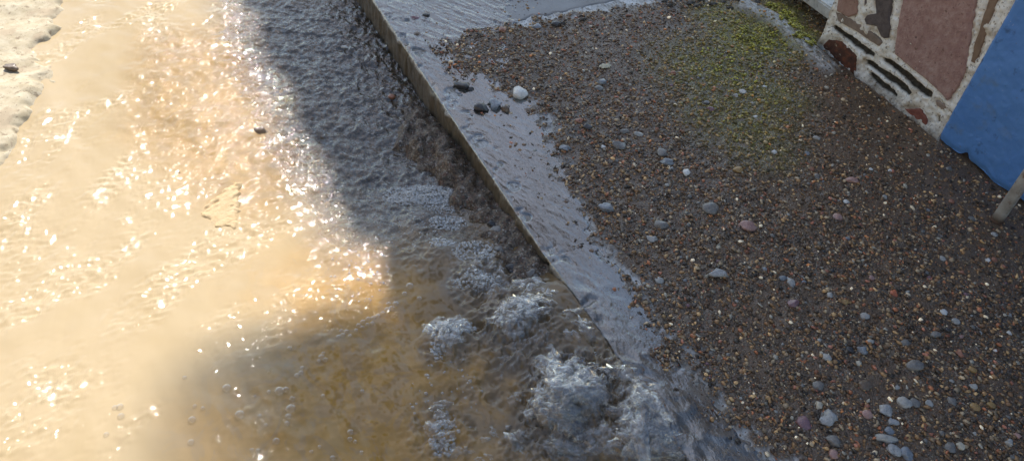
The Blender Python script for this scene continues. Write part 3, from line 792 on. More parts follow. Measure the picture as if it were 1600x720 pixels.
# stones in and beside the stream
put_rock(406, 203, 22, .6, 'brown', 1, 'dark brown stone poking out of the sunlit shallow water', zfun=water_z, name='rock', z0=-.11, sink=.6, cat='rock')
put_rock(17, 105, 24, .6, 'brown', 1, 'brown stone lying on the pale broken bank', zfun=lambda x, y: -.095, name='rock', z0=-.09, sink=.3, cat='rock')
put_rock(612, 152, 12, .7, 'rusty', 0, 'reddish pebble in the shaded running water', zfun=water_z, z0=-.11)
put_rock(538, 74, 12, .4, 'white', 0, 'white chip in the shaded running water', zfun=water_z, z0=-.11)
put_rock(655, 195, 17, .6, 'grey', 0, 'grey stone in the shaded water beside the kerb', zfun=water_z, z0=-.11)
rgk = random.Random(77)
for q in range(34):
    t = q / 33; v_ = 150 + 300 * t + rgk.uniform(-6, 6)
    u_ = 676 + (v_ - 150) * .46 + rgk.uniform(-16, 22)
    x_, y_ = at(u_, v_, -.09)
    if x_ > -.03: continue
    put_rock(u_, v_, rgk.uniform(9, 22), rgk.uniform(.6, 1), rgk.choice(['dark', 'dark', 'brown', 'grey']), 1, 'dark wet stone in the rubble along the foot of the kerb', 'dark wet stones along the kerb foot', zfun=water_z, name='rock', z0=-.09, sink=.4, cat='rock')
# flat stone under the shallow water
sx = [p[0] for p in stone_sub]; sy = [p[1] for p in stone_sub]
xs_, ys_ = lin(min(sx) - .05, max(sx) + .05, .0025), lin(min(sy) - .05, max(sy) + .05, .0025)
Xs, Ys = np.meshgrid(xs_, ys_, indexing='ij')
sds = poly_sd(Xs, Ys, stone_sub) + .007 * fftn(Xs.shape, .0025, .015, .1, 81)
zst = -.1000 + .0008 * fftn(Xs.shape, .0025, .02, .15, 82) + .0003 * fftn(Xs.shape, .0025, .006, .02, 83) - .04 * smooth(-.015, .05, sds)
me = grid_mesh('flat_stone', xs_, ys_, zst, keep=(sds < .045))
M_FLAT = mat_simple('flat_stone', [(.3, (.44, .31, .16)), (.7, (.56, .42, .25))], 40, .8, .6, .004)
tag(new_obj('flat_stone', me, M_FLAT), 'pale triangular flat stone awash in the sunlit water', 'stone')

# cream flake
def ragged(name, x, y, z, r_, seed, material, label, cat, th=.0012):
    rr_ = random.Random(seed); bm = bmesh.new(); n = 18
    T = [bm.verts.new((x + r_ * (1 + .45 * rr_.uniform(-1, 1)) * math.cos(6.283 * q / n), y + .55 * r_ * (1 + .45 * rr_.uniform(-1, 1)) * math.sin(6.283 * q / n), z + .003 + rr_.uniform(0, .004))) for q in range(n)]
    c = bm.verts.new((x, y, z + .009)); Bv = [bm.verts.new((v.co.x, v.co.y, v.co.z - th * 2)) for v in T]; cb = bm.verts.new((x, y, z + .009 - th * 2))
    for q in range(n):
        bm.faces.new((T[q], T[(q + 1) % n], c)); bm.faces.new((Bv[(q + 1) % n], Bv[q], cb)); bm.faces.new((T[q], Bv[q], Bv[(q + 1) % n], T[(q + 1) % n]))
    bmesh.ops.recalc_face_normals(bm, faces=bm.faces)
    me = bpy.data.meshes.new(name); bm.to_mesh(me); bm.free()
    return tag(new_obj(name, me, material, smooth_=False), label, cat)
M_FLAKE = mat_simple('flake', [(.3, (.5, .43, .28)), (.7, (.68, .62, .46))], 150, .8, .5, .001)
x, y = at(946, 107); ragged('flake', x, y, pave_z(x, y), .021, 4, M_FLAKE, 'ragged cream coloured flake lying on the far gravel', 'debris')

M_LEAF = mat_simple('dead_leaf', [(.3, (.02, .018, .012)), (.7, (.06, .045, .03))], 120, .5, .5, .001)
for q, (u_, v_) in enumerate([(1038, 6), (1060, 3), (1078, 9), (1096, 4), (1112, 10), (1130, 6), (1150, 10), (1168, 4), (1046, 12), (1090, 14), (1140, 16), (1182, 8), (875, 42), (910, 34)]):
    x, y = at(u_, v_); o = ragged('leaf', x, y, pave_z(x, y), .013 + .008 * ((q * 7) % 5) / 5, 40 + q, M_LEAF, 'dark rotting leaf among others at the far edge of the gravel', 'leaf'); o['group'] = 'dark leaves at the far edge of the gravel'
# raised moss beside the concrete ridge
rng = np.random.default_rng(91); mp_, ms_ = [], []
for (u_, v_, ru, n_) in [(1235, 40, .05, 900), (1250, 62, .05, 700), (1215, 18, .05, 500), (1185, 62, .09, 500), (1140, 105, .12, 260), (1262, 78, .03, 250)]:
    cx_, cy_ = at(u_, v_)
    for q in range(n_):
        a_ = rng.uniform(0, 6.283); rad = ru * math.sqrt(rng.uniform()); x = cx_ + rad * math.cos(a_); y = cy_ + rad * math.sin(a_)
        if mnoise.noise(Vector((x * 28, y * 28, 3))) < -.02 or (x > 1.385 and y < 1.73): continue
        mp_.append((x, y, pave_z(x, y) + rng.uniform(.001, .008))); ms_.append(rng.uniform(.0015, .004))
mc = np.array([.27, .24, .025]) * rng.uniform(.25, 2.2, (len(mp_), 1)) * np.array([1, 1, 1])
tag(new_obj('moss', scatter_mesh('moss', np.array(mp_), np.array(ms_), mc, base=1, seed=8, lump=.5), mat_grain('moss', .1)), 'wet yellow green moss growing beside the concrete ridge', None, None, 'stuff')

# ------------------------------------------------------------------ foam and bubbles
def dome_pts(u0, v0, ru, rv, n, seed, smin, smax, z0=-.05, lift=.0):
    rng = np.random.default_rng(seed); P, S = [], []
    for q in range(n):
        a = rng.uniform(0, 6.283); r_ = math.sqrt(rng.uniform(0, 1)); 
        u = u0 + ru * r_ * math.cos(a); v = v0 + rv * r_ * math.sin(a)
        x, y = at(u, v, z0)
        if x > -.006: continue
        P.append((x, y, water_z(x, y) + lift * (1 - r_ * r_))); S.append(smin * (smax / smin) ** (rng.uniform(0, 1) ** 2))
    return P, S
P, S = [], []
for args in [(655, 305, 58, 20, 1900, 1, .0014, .0036, -.09, .010), (690, 325, 30, 16, 400, 2, .0014, .0035, -.09, .004), (700, 352, 30, 13, 480, 3, .0014, .004, -.08, .006), (742, 400, 36, 20, 400, 4, .0014, .0042, -.07, .006), (745, 450, 40, 16, 340, 5, .0014, .004, -.06, .006),
             (690, 385, 22, 8, 120, 6, .002, .005, -.07, 0), (708, 520, 36, 14, 230, 7, .002, .006, -.05, .004), (685, 550, 12, 26, 130, 8, .002, .006, -.05, .002), (800, 500, 26, 26, 150, 9, .0025, .008, -.04, .004), (640, 360, 60, 30, 160, 10, .0015, .004, -.07, 0),
             (570, 330, 40, 30, 120, 11, .0015, .0035, -.08, 0), (885, 615, 45, 32, 150, 12, .002, .008, -.01, .004), (1010, 600, 35, 50, 130, 13, .002, .008, .0, .004), (560, 420, 50, 60, 90, 14, .002, .005, -.06, 0), (700, 620, 60, 60, 60, 15, .002, .005, -.03, 0), (690, 690, 20, 30, 90, 16, .002, .006, -.03, .002)]:
    a, b = dome_pts(*args); P += a; S += b
P = np.array(P); S = np.array(S)
def shells(name, P, S, material, sub, lump, seed, sq=(1, 1, .75)):
    rng = np.random.default_rng(seed); v, f = ico(sub); nv = len(v); n = len(P)
    kinds = []
    for q in range(8):
        off = Vector((q * 7.3, seed, 1.7))
        kinds.append(np.array([np.array(p) * (1 + lump * mnoise.noise(Vector(p) * 1.6 + off) + lump * .5 * mnoise.noise(Vector(p) * 3.7 + off)) for p in v]))
    kinds = np.array(kinds)[rng.integers(0, 8, n)] * np.array(sq)
    a = rng.uniform(0, 6.283, n); c, s_ = np.cos(a)[:, None], np.sin(a)[:, None]
    el = 1 + lump * rng.uniform(0, 1.6, n)[:, None]
    x = kinds[..., 0] * el; y = kinds[..., 1]
    V = np.stack([x * c - y * s_, x * s_ + y * c, kinds[..., 2]], -1) * S[:, None, None] + P[:, None, :]
    T = (f[None] + (np.arange(n) * nv)[:, None, None]).reshape(-1, 3)
    return new_obj(name, np_mesh(name, V.reshape(-1, 3), T), material)
tag(shells('foam', P, S, M_FOAM, 2, .05, 1), 'patches of fine white foam on the water below the kerb', None, None, 'stuff')
P, S = [], []
for args in [(885, 625, 46, 44, 144, 31, 0.0052, 0.0286, -.01, .012), (1008, 590, 36, 36, 138, 32, 0.0052, 0.0286, .0, .012), (1014, 650, 38, 40, 168, 33, 0.0052, 0.0286, .0, .010), (1005, 705, 42, 24, 90, 34, 0.0052, 0.027, -.01, .008),
             (805, 505, 34, 40, 55, 35, 0.0039, 0.021, -.04, .008), (702, 528, 36, 22, 55, 36, 0.0039, 0.018, -.05, .008), (840, 470, 26, 40, 27, 37, 0.0039, 0.018, -.04, .006), (760, 430, 30, 40, 30, 38, 0.0039, 0.015, -.05, .004), (690, 670, 20, 40, 19, 39, 0.0039, 0.018, -.03, .006),
             (900, 690, 50, 30, 50, 40, 0.0052, 0.024, -.01, .006), (830, 590, 60, 50, 17, 41, 0.0039, 0.0196, -.02, .002), (940, 560, 60, 40, 19, 42, 0.0039, 0.021, -.01, .002), (770, 690, 60, 40, 15, 43, 0.0039, 0.018, -.02, .002), (905, 500, 40, 40, 17, 44, 0.0039, 0.018, -.01, .001)]:
    a, b = dome_pts(*args); P += a; S += b
tag(shells('splashing_water', np.array(P), np.array(S), mat_bubble('splash', .03), 3, .62, 2, (1.15, .9, .5)), 'clear water tumbling in glassy lumps against the kerb', None, None, 'stuff')

bv, bf = ico(3)
bub_me = np_mesh('bubble', bv * np.array([1, 1, .8]), bf); bub_me.materials.append(M_BUB); bub_me.polygons.foreach_set('use_smooth', np.ones(len(bub_me.polygons), dtype=bool))
rgb = random.Random(11)
BUB = [(354, 605, 8), (375, 649, 9), (437, 612, 9), (447, 610, 6), (457, 624, 5), (455, 640, 9), (451, 652, 6), (449, 663, 5), (432, 690, 7), (416, 665, 4), (406, 650, 4), (300, 655, 7), (304, 633, 4), (317, 638, 4), (299, 692, 6), (287, 586, 4),
       (548, 678, 6), (547, 688, 5), (555, 692, 4), (502, 556, 6), (508, 560, 5), (498, 562, 4), (505, 550, 4), (470, 582, 5), (464, 586, 5), (472, 574, 4), (452, 540, 4), (535, 520, 5), (541, 514, 5), (528, 522, 4), (546, 521, 4), (533, 512, 4),
       (560, 505, 5), (567, 500, 5), (575, 496, 5), (583, 494, 5), (590, 490, 5), (566, 508, 4), (574, 505, 4), (582, 503, 4), (598, 486, 5), (605, 480, 6), (612, 478, 6), (618, 470, 6), (607, 470, 5), (556, 512, 4), (186, 632, 6), (188, 648, 6), (166, 678, 5), (178, 633, 5),
       (487, 707, 4), (500, 700, 4), (520, 716, 5), (565, 708, 4), (403, 705, 5), (394, 704, 4), (640, 440, 7), (632, 452, 5), (655, 462, 5), (505, 620, 4), (566, 612, 4), (398, 617, 3), (420, 612, 4)]
for (u, v_, rp) in BUB:
    x, y = at(u, v_, -.03)
    o = bpy.data.objects.new('bubble', bub_me); COL.objects.link(o)
    depth = np.dot([x - CX, y, -.03 - H], -np.array(ROT[:, 2])); r_ = rp * depth / F * .95
    o.location = (x, y, water_z(x, y) + r_ * .12); o.scale = (r_, r_, r_)
    sunny = u < 480 and v_ < 600
    big = 'large' if rp >= 7 else ('middling' if rp >= 5 else 'small')
    if u < 200: w_ = 'on the sunlit milky water near the glare'
    elif u < 330: w_ = 'just inside the lower shadow edge'
    elif u < 470 and v_ > 570: w_ = 'in the loose chain on the brown water'
    elif u < 525 and v_ < 600: w_ = 'in the small group below the raft of bubbles'
    elif v_ < 530 and u < 625: w_ = 'in the raft along the edge of the shade'
    elif v_ < 530: w_ = 'at the foam side of the raft'
    else: w_ = 'alone on the brown water right of the chain'
    tag(o, '%s clear bubble %s' % (big, w_), 'bubble', 'clear bubbles %s' % w_)

# ------------------------------------------------------------------ stone clad wall
WX = 1.39
WY1 = at(1282, 72)[1]; WY0b = at(1466, 217)[1]
def prism(name, poly_yz, x0, x1, material, parent, bev=.003, smooth_=True, jitter=.0, seed=0):
    """outline in the wall plane, pushed out towards the street from x1 (back) to x0 (front) with rounded rough front"""
    rr_ = random.Random(seed)
    P = []
    n = len(poly_yz)
    for q in range(n):
        a = poly_yz[q]; b = poly_yz[(q + 1) % n]; L = math.hypot(a[0] - b[0], a[1] - b[1]); m_ = max(1, int(L / .012))
        for s_ in range(m_):
            t = s_ / m_
            P.append((a[0] + (b[0] - a[0]) * t + rr_.uniform(-jitter, jitter), a[1] + (b[1] - a[1]) * t + rr_.uniform(-jitter, jitter)))
    cy = sum(p[0] for p in P) / len(P); cz = sum(p[1] for p in P) / len(P)
    bm = bmesh.new()
    back = [bm.verts.new((x1, p[0], p[1])) for p in P]
    mid = [bm.verts.new((x0 + bev, p[0], p[1])) for p in P]
    def inset(p, d):
        L = math.hypot(p[0] - cy, p[1] - cz) + 1e-6; kk = max(0, 1 - d / L); return (cy + (p[0] - cy) * kk, cz + (p[1] - cz) * kk)
    fr = [bm.verts.new((x0, *inset(p, bev * 1.5))) for p in P]
    n = len(P)
    for q in range(n):
        r2_ = (q + 1) % n
        bm.faces.new((back[q], back[r2_], mid[r2_], mid[q])); bm.faces.new((mid[q], mid[r2_], fr[r2_], fr[q]))
    bm.faces.new(fr)
    bmesh.ops.recalc_face_normals(bm, faces=bm.faces)
    me = bpy.data.meshes.new(name); bm.to_mesh(me); bm.free()
    return new_obj(name, me, material, parent, smooth_=False)

wall_t = thing('stone_wall', 'wall of pink and brown stones in white painted mortar', 'wall')
# mortar body: a rough sheet with real thickness, hollowed where the dark slots are
slots = {}
def zz1(pts): return [at_x(1160 + a / 3.6, b / 3.6, WX - .0) for a, b in pts]
ST = {
 'A': ('cladding_stone', 'pinkbrown', [(545, -20), (535, 62), (600, 100), (650, 80), (655, -20)], .006),
 'A2': ('cladding_stone', 'taupe', [(525, 68), (560, 78), (660, 135), (760, 205), (790, 240), (770, 258), (730, 235), (640, 175), (540, 118)], .004),
 'B': ('cladding_stone', 'slate', [(750, -40), (757, 75), (705, 88), (690, 108), (700, 135), (760, 150), (785, 205), (800, 218), (825, 213), (838, 160), (832, 100), (848, -40)], .006),
 'B2': ('cladding_stone', 'slate', [(685, -20), (690, 35), (705, 30), (715, -20)], .004),
 'C': ('cladding_stone', 'pink', [(915, -30), (885, 110), (872, 200), (862, 300), (940, 370), (1020, 430), (1090, 490), (1160, 565), (1225, 480), (1262, 390), (1275, 290), (1300, 130), (1330, -30)], .007),
 'D': ('cladding_stone', 'strip', [(1405, -30), (1350, 120), (1305, 270), (1290, 355), (1310, 360), (1340, 290), (1385, 160), (1450, -30)], .005),
 'I': ('cladding_stone', 'taupe', [(1090, 568), (1112, 568), (1162, 605), (1150, 630), (1092, 592)], .004),
 'K': ('cladding_stone', 'rust', [(436, 272), (488, 222), (560, 235), (610, 275), (648, 320), (640, 380), (660, 435), (600, 400), (540, 355)], .005),
 'L': ('cladding_stone', 'red', [(915, 612), (1000, 612), (1042, 668), (1040, 712), (1010, 708)], .005),
}
DARK = {
 'E': [(505, 140), (532, 150), (640, 222), (748, 300), (738, 325), (690, 308), (600, 240), (512, 168)],
 'F': [(682, 335), (720, 345), (830, 415), (930, 490), (950, 522), (930, 540), (850, 480), (770, 420), (692, 362)],
 'G': [(775, 322), (830, 335), (950, 420), (1070, 520), (1060, 555), (1030, 548), (940, 480), (880, 420), (790, 348)],
 'Hh': [(705, 412), (730, 410), (800, 465), (870, 530), (860, 550), (830, 530), (760, 480), (718, 440)],
 'J': [(1095, 650), (1115, 650), (1112, 680), (1097, 690)],
}
d = .0035
ys_ = lin(WY0b - .003, WY1, d); zs_ = lin(-.06, 2.6, .007)
zs_ = np.concatenate([lin(-.06, .62, d), lin(.63, 2.6, .02)])
Yg, Zg = np.meshgrid(ys_, zs_, indexing='ij'); SHw = Yg.shape
nw = .0022 * fftn(SHw, d, .03, .2, 71) + .0011 * fftn(SHw, d, .009, .04, 72)
Xw = WX + nw
hole = np.zeros(SHw)
for kx, pts in DARK.items():
    sdv = poly_sd(Yg, Zg, zz1(pts)); hole = np.maximum(hole, smooth(.003, -.005, sdv))
Xw = Xw + hole * .022
near_st = np.full(SHw, 1e9)
for kx, (nm, mt_, pts, pr) in ST.items():
    sdv = poly_sd(Yg, Zg, zz1(pts)); near_st = np.minimum(near_st, sdv)
Xw = Xw - .004 * smooth(.004, .012, near_st) * smooth(.05, .02, near_st) * (1 - hole)
Xw = Xw - .012 * smooth(.03, -.01, Zg)
V = np.stack([Xw, Yg, Zg], -1).reshape(-1, 3); i = np.arange(V.shape[0]).reshape(SHw)
Q = np.stack([i[:-1, :-1], i[:-1, 1:], i[1:, 1:], i[1:, :-1]], -1).reshape(-1, 4)
# thickness: far end face and back
nV = len(V); e = i[-1, :]
V2 = V[e] + np.array([.26, .0, 0]); V = np.vstack([V, V2]); e2 = np.arange(nV, nV + len(e))
Q = np.vstack([Q, np.stack([e[:-1], e[1:], e2[1:], e2[:-1]], -1)[:, ::-1]])
tp = i[:, -1]; V3 = V[tp] + np.array([.26, 0, 0]); n3 = len(V); V = np.vstack([V, V3]); t2 = np.arange(n3, n3 + len(tp))
Q = np.vstack([Q, np.stack([tp[:-1], t2[:-1], t2[1:], tp[1:]], -1)])
M_SLOT = None
me = np_mesh('mortar', V, Q, {'slot': np.concatenate([hole.ravel(), np.zeros(len(V) - nV)])})
# slots take a darker colour
mm, nt, out = mat('mortar_paint'); k = N(nt); P_ = k.pos()
c = k.ramp(k.noise(P_, 22, 6, .65), [(.25, (.62, .57, .46)), (.55, (.80, .77, .69)), (.8, (.86, .84, .78))])
c = k.mix(k.ramp(k.noise(P_, 14, 6, .7), [(.50, 0.0), (.68, .85)]), c, (.40, .30, .18))
c = k.mix(k.ramp(k.noise(P_, 110, 4), [(.58, 0.0), (.66, .8)]), c, (.14, .10, .06))
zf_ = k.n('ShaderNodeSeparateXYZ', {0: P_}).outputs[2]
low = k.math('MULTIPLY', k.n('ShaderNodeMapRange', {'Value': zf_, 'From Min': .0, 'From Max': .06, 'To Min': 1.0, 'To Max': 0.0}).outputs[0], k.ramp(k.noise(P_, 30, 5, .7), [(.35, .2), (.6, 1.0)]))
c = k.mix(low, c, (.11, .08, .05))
sl = k.attr('slot').outputs['Fac']
dk = k.ramp(k.noise(P_, 90, 5, .7), [(.3, (.018, .015, .01)), (.55, (.05, .042, .03)), (.75, (.13, .11, .07))])
c = k.mix(k.ramp(sl, [(.25, 0.0), (.6, 1.0)]), c, dk)
k.bsdf(out, c, .8, k.bump(k.noise(P_, 70, 6, .7), .8, .004))
new_obj('mortar', me, mm, wall_t)
SM = {
 'pinkbrown': mat_simple('pinkbrown_stone', [(.3, (.26, .15, .11)), (.7, (.38, .24, .19))], 30, .8, .6, .003, extra=[(80, .6, .7, (.16, .09, .06))]),
 'pink': mat_simple('pink_sandstone', [(.3, (.27, .155, .13)), (.5, (.36, .22, .185)), (.75, (.47, .34, .29))], 40, .8, .9, .005, extra=[(12, .55, .8, (.27, .15, .135)), (110, .64, .70, (.10, .06, .055)), (9, .62, .8, (.40, .36, .33)), (60, .60, .68, (.20, .115, .09))]),
 'taupe': mat_simple('taupe_stone', [(.3, (.17, .125, .09)), (.7, (.29, .22, .17))], 40, .8, .7, .003),
 'slate': mat_simple('dark_slate', [(.3, (.06, .048, .045)), (.7, (.15, .12, .11))], 40, .7, .7, .003),
 'strip': mat_simple('brown_strip', [(.3, (.17, .11, .07)), (.7, (.26, .175, .115))], 50, .8, .5, .002),
 'rust': mat_simple('rust_stone', [(.3, (.035, .018, .012)), (.52, (.09, .035, .02)), (.72, (.24, .075, .03))], 24, .8, .8, .005, extra=[(50, .62, .7, (.4, .33, .22))]),
 'red': mat_simple('red_stone', [(.3, (.15, .045, .03)), (.7, (.27, .10, .07))], 50, .8, .8, .004, extra=[(70, .68, .72, (.5, .45, .38))]),
}
LBL = {'C': 'large pink sandstone', 'B': 'dark slate coloured stone with a rounded foot', 'K': 'dark stone with rust stain', 'L': 'chipped red stone at the foot', 'D': 'narrow brown strip of stone', 'A': 'pink brown stone at the wall corner', 'A2': 'long taupe strip of stone'}
for qi, (kx, (nm, mt_, pts, pr)) in enumerate(ST.items()):
    o = prism(nm, zz1(pts), WX - pr, WX + .02, SM[mt_], wall_t, .003, jitter=.0012, seed=qi)
    if kx in LBL: o['label'] = LBL[kx]
# the courses above the picture's edge
rr_ = random.Random(3)
for row in range(7):
    z0_ = .50 + row * .3; y_ = WY0b + .03
    while y_ < WY1 - .14:
        wd = rr_.uniform(.12, .22); wd = min(wd, WY1 - .02 - y_); h_ = rr_.uniform(.2, .26)
        pts = [(y_ + rr_.uniform(0, .02), z0_ + rr_.uniform(0, .03)), (y_ + wd * .5, z0_ + rr_.uniform(-.01, .02)), (y_ + wd - rr_.uniform(0, .02), z0_ + rr_.uniform(0, .03)), (y_ + wd, z0_ + h_ * .5), (y_ + wd - rr_.uniform(0, .03), z0_ + h_), (y_ + wd * .4, z0_ + h_ + .01), (y_, z0_ + h_ - .02)]
        prism('cladding_stone', pts, WX - .006, WX + .02, SM[rr_.choice(['pink', 'taupe', 'pinkbrown', 'slate'])], wall_t, .003, jitter=.002, seed=row * 9 + int(y_ * 30))
        y_ += wd + .035

# ------------------------------------------------------------------ blue painted wall
ys_ = lin(-1.4, WY0b + .0, .006); zs_ = np.concatenate([lin(-.0, .5, .006), lin(.52, 2.6, .03)])
Yg, Zg = np.meshgrid(ys_, zs_, indexing='ij'); SHw = Yg.shape
low = .010 + .006 * np.interp(Yg, np.linspace(-1.4, 1.3, 60), np.random.default_rng(3).standard_normal(60))
hy = at_x(1503, 250, WX - .01)[0]
low = low + .018 * np.exp(-((Yg - hy) / .012) ** 2)
Zg2 = np.maximum(Zg, low)
edge_in = smooth(.0, .009, (WY0b - Yg) + .0006 * fftn(SHw, .006, .02, .1, 74))
Xw = WX - .011 * edge_in + .0011 * fftn(SHw, .006, .05, .5, 75) + .0005 * fftn(SHw, .006, .012, .04, 76) + .006 * smooth(.02, 0, Zg2 - low)
V = np.stack([Xw, Yg, Zg2], -1).reshape(-1, 3); i = np.arange(V.shape[0]).reshape(SHw)
Q = np.stack([i[:-1, :-1], i[:-1, 1:], i[1:, 1:], i[1:, :-1]], -1).reshape(-1, 4)
nV = len(V)
for e in (i[:, 0], i[:, -1], i[0, :], i[-1, :]):
    n0 = len(V); V = np.vstack([V, V[e] * np.array([0, 1, 1]) + np.array([WX + .26, 0, 0])]); e2 = np.arange(n0, n0 + len(e))
    Q = np.vstack([Q, np.stack([e[:-1], e[1:], e2[1:], e2[:-1]], -1)])
tag(new_obj('blue_wall', np_mesh('blue_wall', V, Q), M_BLUE), 'wall painted plain blue, meeting the pavement beside the stone wall', 'wall')

# dark footing under the plaster
bm = bmesh.new(); bmesh.ops.create_cube(bm, size=1.0)
for v in bm.verts: v.co = Vector(((v.co.x + .5) * .24 + WX + .008, (v.co.y + .5) * (WY0b + 1.4) - 1.4, (v.co.z + .5) * .06 - .03))
me = bpy.data.meshes.new('footing'); bm.to_mesh(me); bm.free()
tag(new_obj('wall_footing', me, mat_simple('footing', [(.3, (.03, .025, .02)), (.7, (.07, .055, .045))], 40), smooth_=False), kind='structure')

# ------------------------------------------------------------------ pole
px_, py_ = at(1556, 346)
pole = thing('metal_pole', 'thin whitish metal pole with rusty foot in front of the blue wall', 'pole', (px_, py_, 0))
def tube(name, r0, r1, z0, z1, material, parent, seg=28, rings=60, jit=.0):
    bm = bmesh.new(); prev = None
    for j in range(rings + 1):
        t = j / rings; z_ = z0 + (z1 - z0) * t; r_ = r0 + (r1 - r0) * t + random.uniform(-jit, jit)
        ring = [bm.verts.new((r_ * math.cos(6.28318 * q / seg), r_ * math.sin(6.28318 * q / seg), z_)) for q in range(seg)]
        if prev:
            for q in range(seg): bm.faces.new((prev[q], prev[(q + 1) % seg], ring[(q + 1) % seg], ring[q]))
        else: bm.faces.new(ring[::-1])
        prev = ring
    bm.faces.new(prev)
    me = bpy.data.meshes.new(name); bm.to_mesh(me); bm.free()
    return new_obj(name, me, material, parent)
mp, nt, out = mat('pole_paint'); k = N(nt); P_ = k.pos()
c = k.ramp(k.noise(P_, 18, 6, .65), [(.3, (.20, .18, .15)), (.55, (.36, .34, .30)), (.8, (.45, .43, .39))])
c = k.mix(k.ramp(k.noise(P_, 45, 6, .7), [(.56, 0.0), (.64, .85)]), c, (.16, .085, .045))
zf_ = k.n('ShaderNodeSeparateXYZ', {0: P_}).outputs[2]
low_ = k.n('ShaderNodeMapRange', {'Value': zf_, 'From Min': .012, 'From Max': .04, 'To Min': 1.0, 'To Max': 0.0}).outputs[0]
c = k.mix(low_, c, (.09, .06, .04))
k.bsdf(out, c, .5, k.bump(k.noise(P_, 60, 5), .5, .002))
tube('shaft', .0165, .0165, -.02, 2.4, mp, pole)
tube('foot_ring', .021, .018, -.01, .012, mat_simple('rust', [(.3, (.05, .03, .02)), (.7, (.13, .07, .04))], 60, .8), pole, rings=4, jit=.001)

# ------------------------------------------------------------------ white threshold beam beyond the stone wall
bx = WX + .10
ya, za = at_x(1297, 36, bx); yb, zb_ = at_x(1252, 0, bx); yc, zc_ = at_x(1281, 0, bx)
print('beam', ya, za, yb, zb_, yc, zc_)
zl = max(.02, (za + zb_) / 2); zh = zl + .045
bm = bmesh.new()
bmesh.ops.create_cube(bm, size=1.0)
for v in bm.verts: v.co = Vector((bx + (v.co.x + .5) * .30, WY1 - .05 + (v.co.y + .5) * 2.6, zl + (v.co.z + .5) * (zh - zl)))
bmesh.ops.bevel(bm, geom=bm.edges[:], offset=.006, segments=2, affect='EDGES')
me = bpy.data.meshes.new('threshold'); bm.to_mesh(me); bm.free()
tag(new_obj('threshold_beam', me, mat_simple('worn_white', [(.3, (.34, .34, .32)), (.7, (.62, .62, .58))], 30, .7, .7, .004, extra=[(40, .58, .68, (.2, .18, .14))]), smooth_=False), 'worn whitish threshold beam beyond the corner of the stone wall', 'beam')

# ------------------------------------------------------------------ roof that shades the pavement
RH = 7.15
def up(x, y, zg=-.08):
    t = (RH - zg) / TO_SUN.z
    return (x + TO_SUN.x * t, y + TO_SUN.y * t)
sh = []
for q in range(0, 61):                         # scalloped eave
    s_ = 3.12 - q * (3.12 - .2) / 60
    sh.append((-.375 - .045 * abs(math.sin(math.pi * (s_ - .12) / .45)) ** .8 + .022 + .008 * math.sin(s_ * 23), s_))
sh += [(-.40, -.3)]
edge_pts = [up(*p) for p in sh]
poly = edge_pts + [(3.2, edge_pts[-1][1]), (3.2, edge_pts[0][1])]
roof = thing('tiled_roof', 'roof whose scalloped eave shades the pavement', 'roof', (2.0, 6.0, 0))
TY = edge_pts[0][1]; BY = edge_pts[-1][1]
bm = bmesh.new()
t_ = [bm.verts.new((p[0] - 2, p[1] - 6, RH + .05)) for p in poly]; b_ = [bm.verts.new((p[0] - 2, p[1] - 6, RH)) for p in poly]
bm.faces.new(t_); bm.faces.new(b_[::-1])
for q in range(len(poly)): bm.faces.new((t_[q], b_[q], b_[(q + 1) % len(poly)], t_[(q + 1) % len(poly)]))
bmesh.ops.recalc_face_normals(bm, faces=bm.faces)
me = bpy.data.meshes.new('roof_deck'); bm.to_mesh(me); bm.free()
new_obj('roof_deck', me, mat_simple('roof_tile', [(.3, (.16, .14, .12)), (.7, (.25, .22, .19))], 5), roof, smooth_=False)
for (x_, y_) in ((3.1, BY + .1), (3.1, TY - .1), (1.3, TY - .1)):
    bm = bmesh.new(); bmesh.ops.create_cube(bm, size=1.0)
    for v in bm.verts: v.co = Vector((v.co.x * .12 + x_ - 2, v.co.y * .12 + y_ - 6, (v.co.z + .5) * (RH + .3) - .3))
    me = bpy.data.meshes.new('post'); bm.to_mesh(me); bm.free()
    new_obj('post', me, M_MORTAR, roof, smooth_=False)

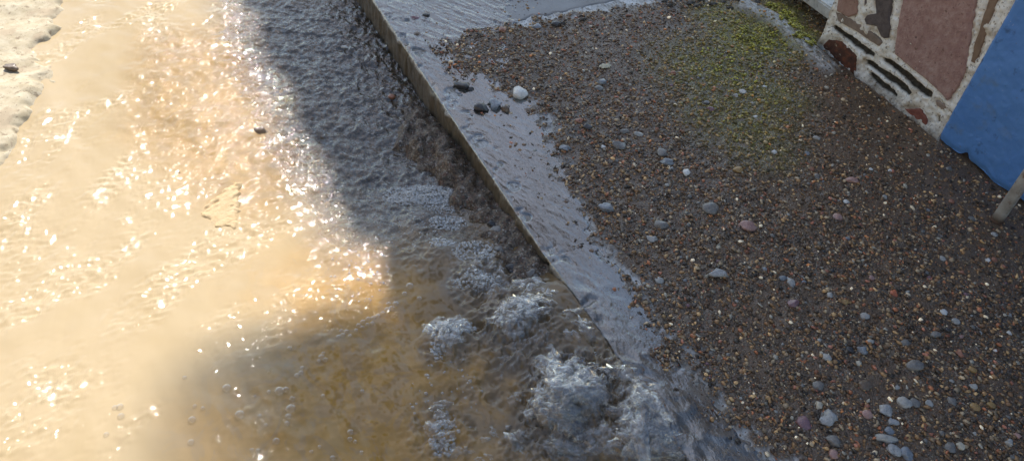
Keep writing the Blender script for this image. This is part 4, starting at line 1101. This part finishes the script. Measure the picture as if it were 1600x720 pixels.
# ------------------------------------------------------------------ unseen slatted screen, added high up to half shade the near water
SHH = 17.0
def up2(x, y, zg=-.05):
    t = (SHH - zg) / TO_SUN.z
    return (x + TO_SUN.x * t, y + TO_SUN.y * t)
ox, oy = up2(0, 0)
shade_slats = thing('shade_screen', 'unseen high slatted screen added to half shade the water', 'shade_screen', (ox, oy, 0))
M_WOOD = mat_simple('brown_wood', [(.3, (.2, .13, .08)), (.7, (.3, .2, .13))], 8)
xx = -1.03
while xx < -.10:
    t = (xx + 1.03) / .68; wd = .045 * min(1.0, .26 + 1.5 * t)
    yend = 1.27 if xx > -.9 and xx < -.42 else 1.2 if xx > -.9 else 1.27 - (-.9 - xx) * 1.6
    bm = bmesh.new(); bmesh.ops.create_cube(bm, size=1.0)
    for v in bm.verts: v.co = Vector((xx + v.co.x * wd, -2.0 + (v.co.y + .5) * (yend + 2.0), SHH + v.co.z * .02))
    me = bpy.data.meshes.new('slat'); bm.to_mesh(me); bm.free()
    new_obj('slat', me, M_WOOD, shade_slats, smooth_=False)
    xx += .045
for x_, y_ in ((-1.0, -1.9), (-.38, -1.9)):
    bm = bmesh.new(); bmesh.ops.create_cube(bm, size=1.0)
    for v in bm.verts: v.co = Vector((x_ + v.co.x * .08, y_ + v.co.y * .08, (v.co.z + .5) * SHH))
    me = bpy.data.meshes.new('post'); bm.to_mesh(me); bm.free()
    new_obj('post', me, M_WOOD, shade_slats, smooth_=False)

# ------------------------------------------------------------------ unseen sunlit house front across the street, added for warm bounce light
def boxm(name, a, b, material, parent):
    bm = bmesh.new(); bmesh.ops.create_cube(bm, size=1.0)
    for v in bm.verts: v.co = Vector([a[q] + (v.co[q] + .5) * (b[q] - a[q]) for q in range(3)])
    me = bpy.data.meshes.new(name); bm.to_mesh(me); bm.free()
    return new_obj(name, me, material, parent, smooth_=False)
hs = thing('house', 'unseen cream plastered house front across the street, added for warm bounce light', 'house', (-5.2, 1, 0))
M_PL = mat_simple('cream_plaster', [(.3, (.62, .46, .30)), (.7, (.72, .56, .38))], 4)
boxm('wall', (-1.0, -7, -.3), (0, 4, 4.2), M_PL, hs)
boxm('door', (0.003, -1.0, .0), (.06, 0.0, 2.1), M_WOOD, hs)
for y0 in (-4.5, 1.5):
    boxm('window', (0.003, y0, 1.0), (.05, y0 + 1.1, 2.2), M_WOOD, hs)
boxm('roof', (-1.2, -7.2, 4.202), (.35, 4.2, 4.35), bpy.data.materials['roof_tile'], hs)
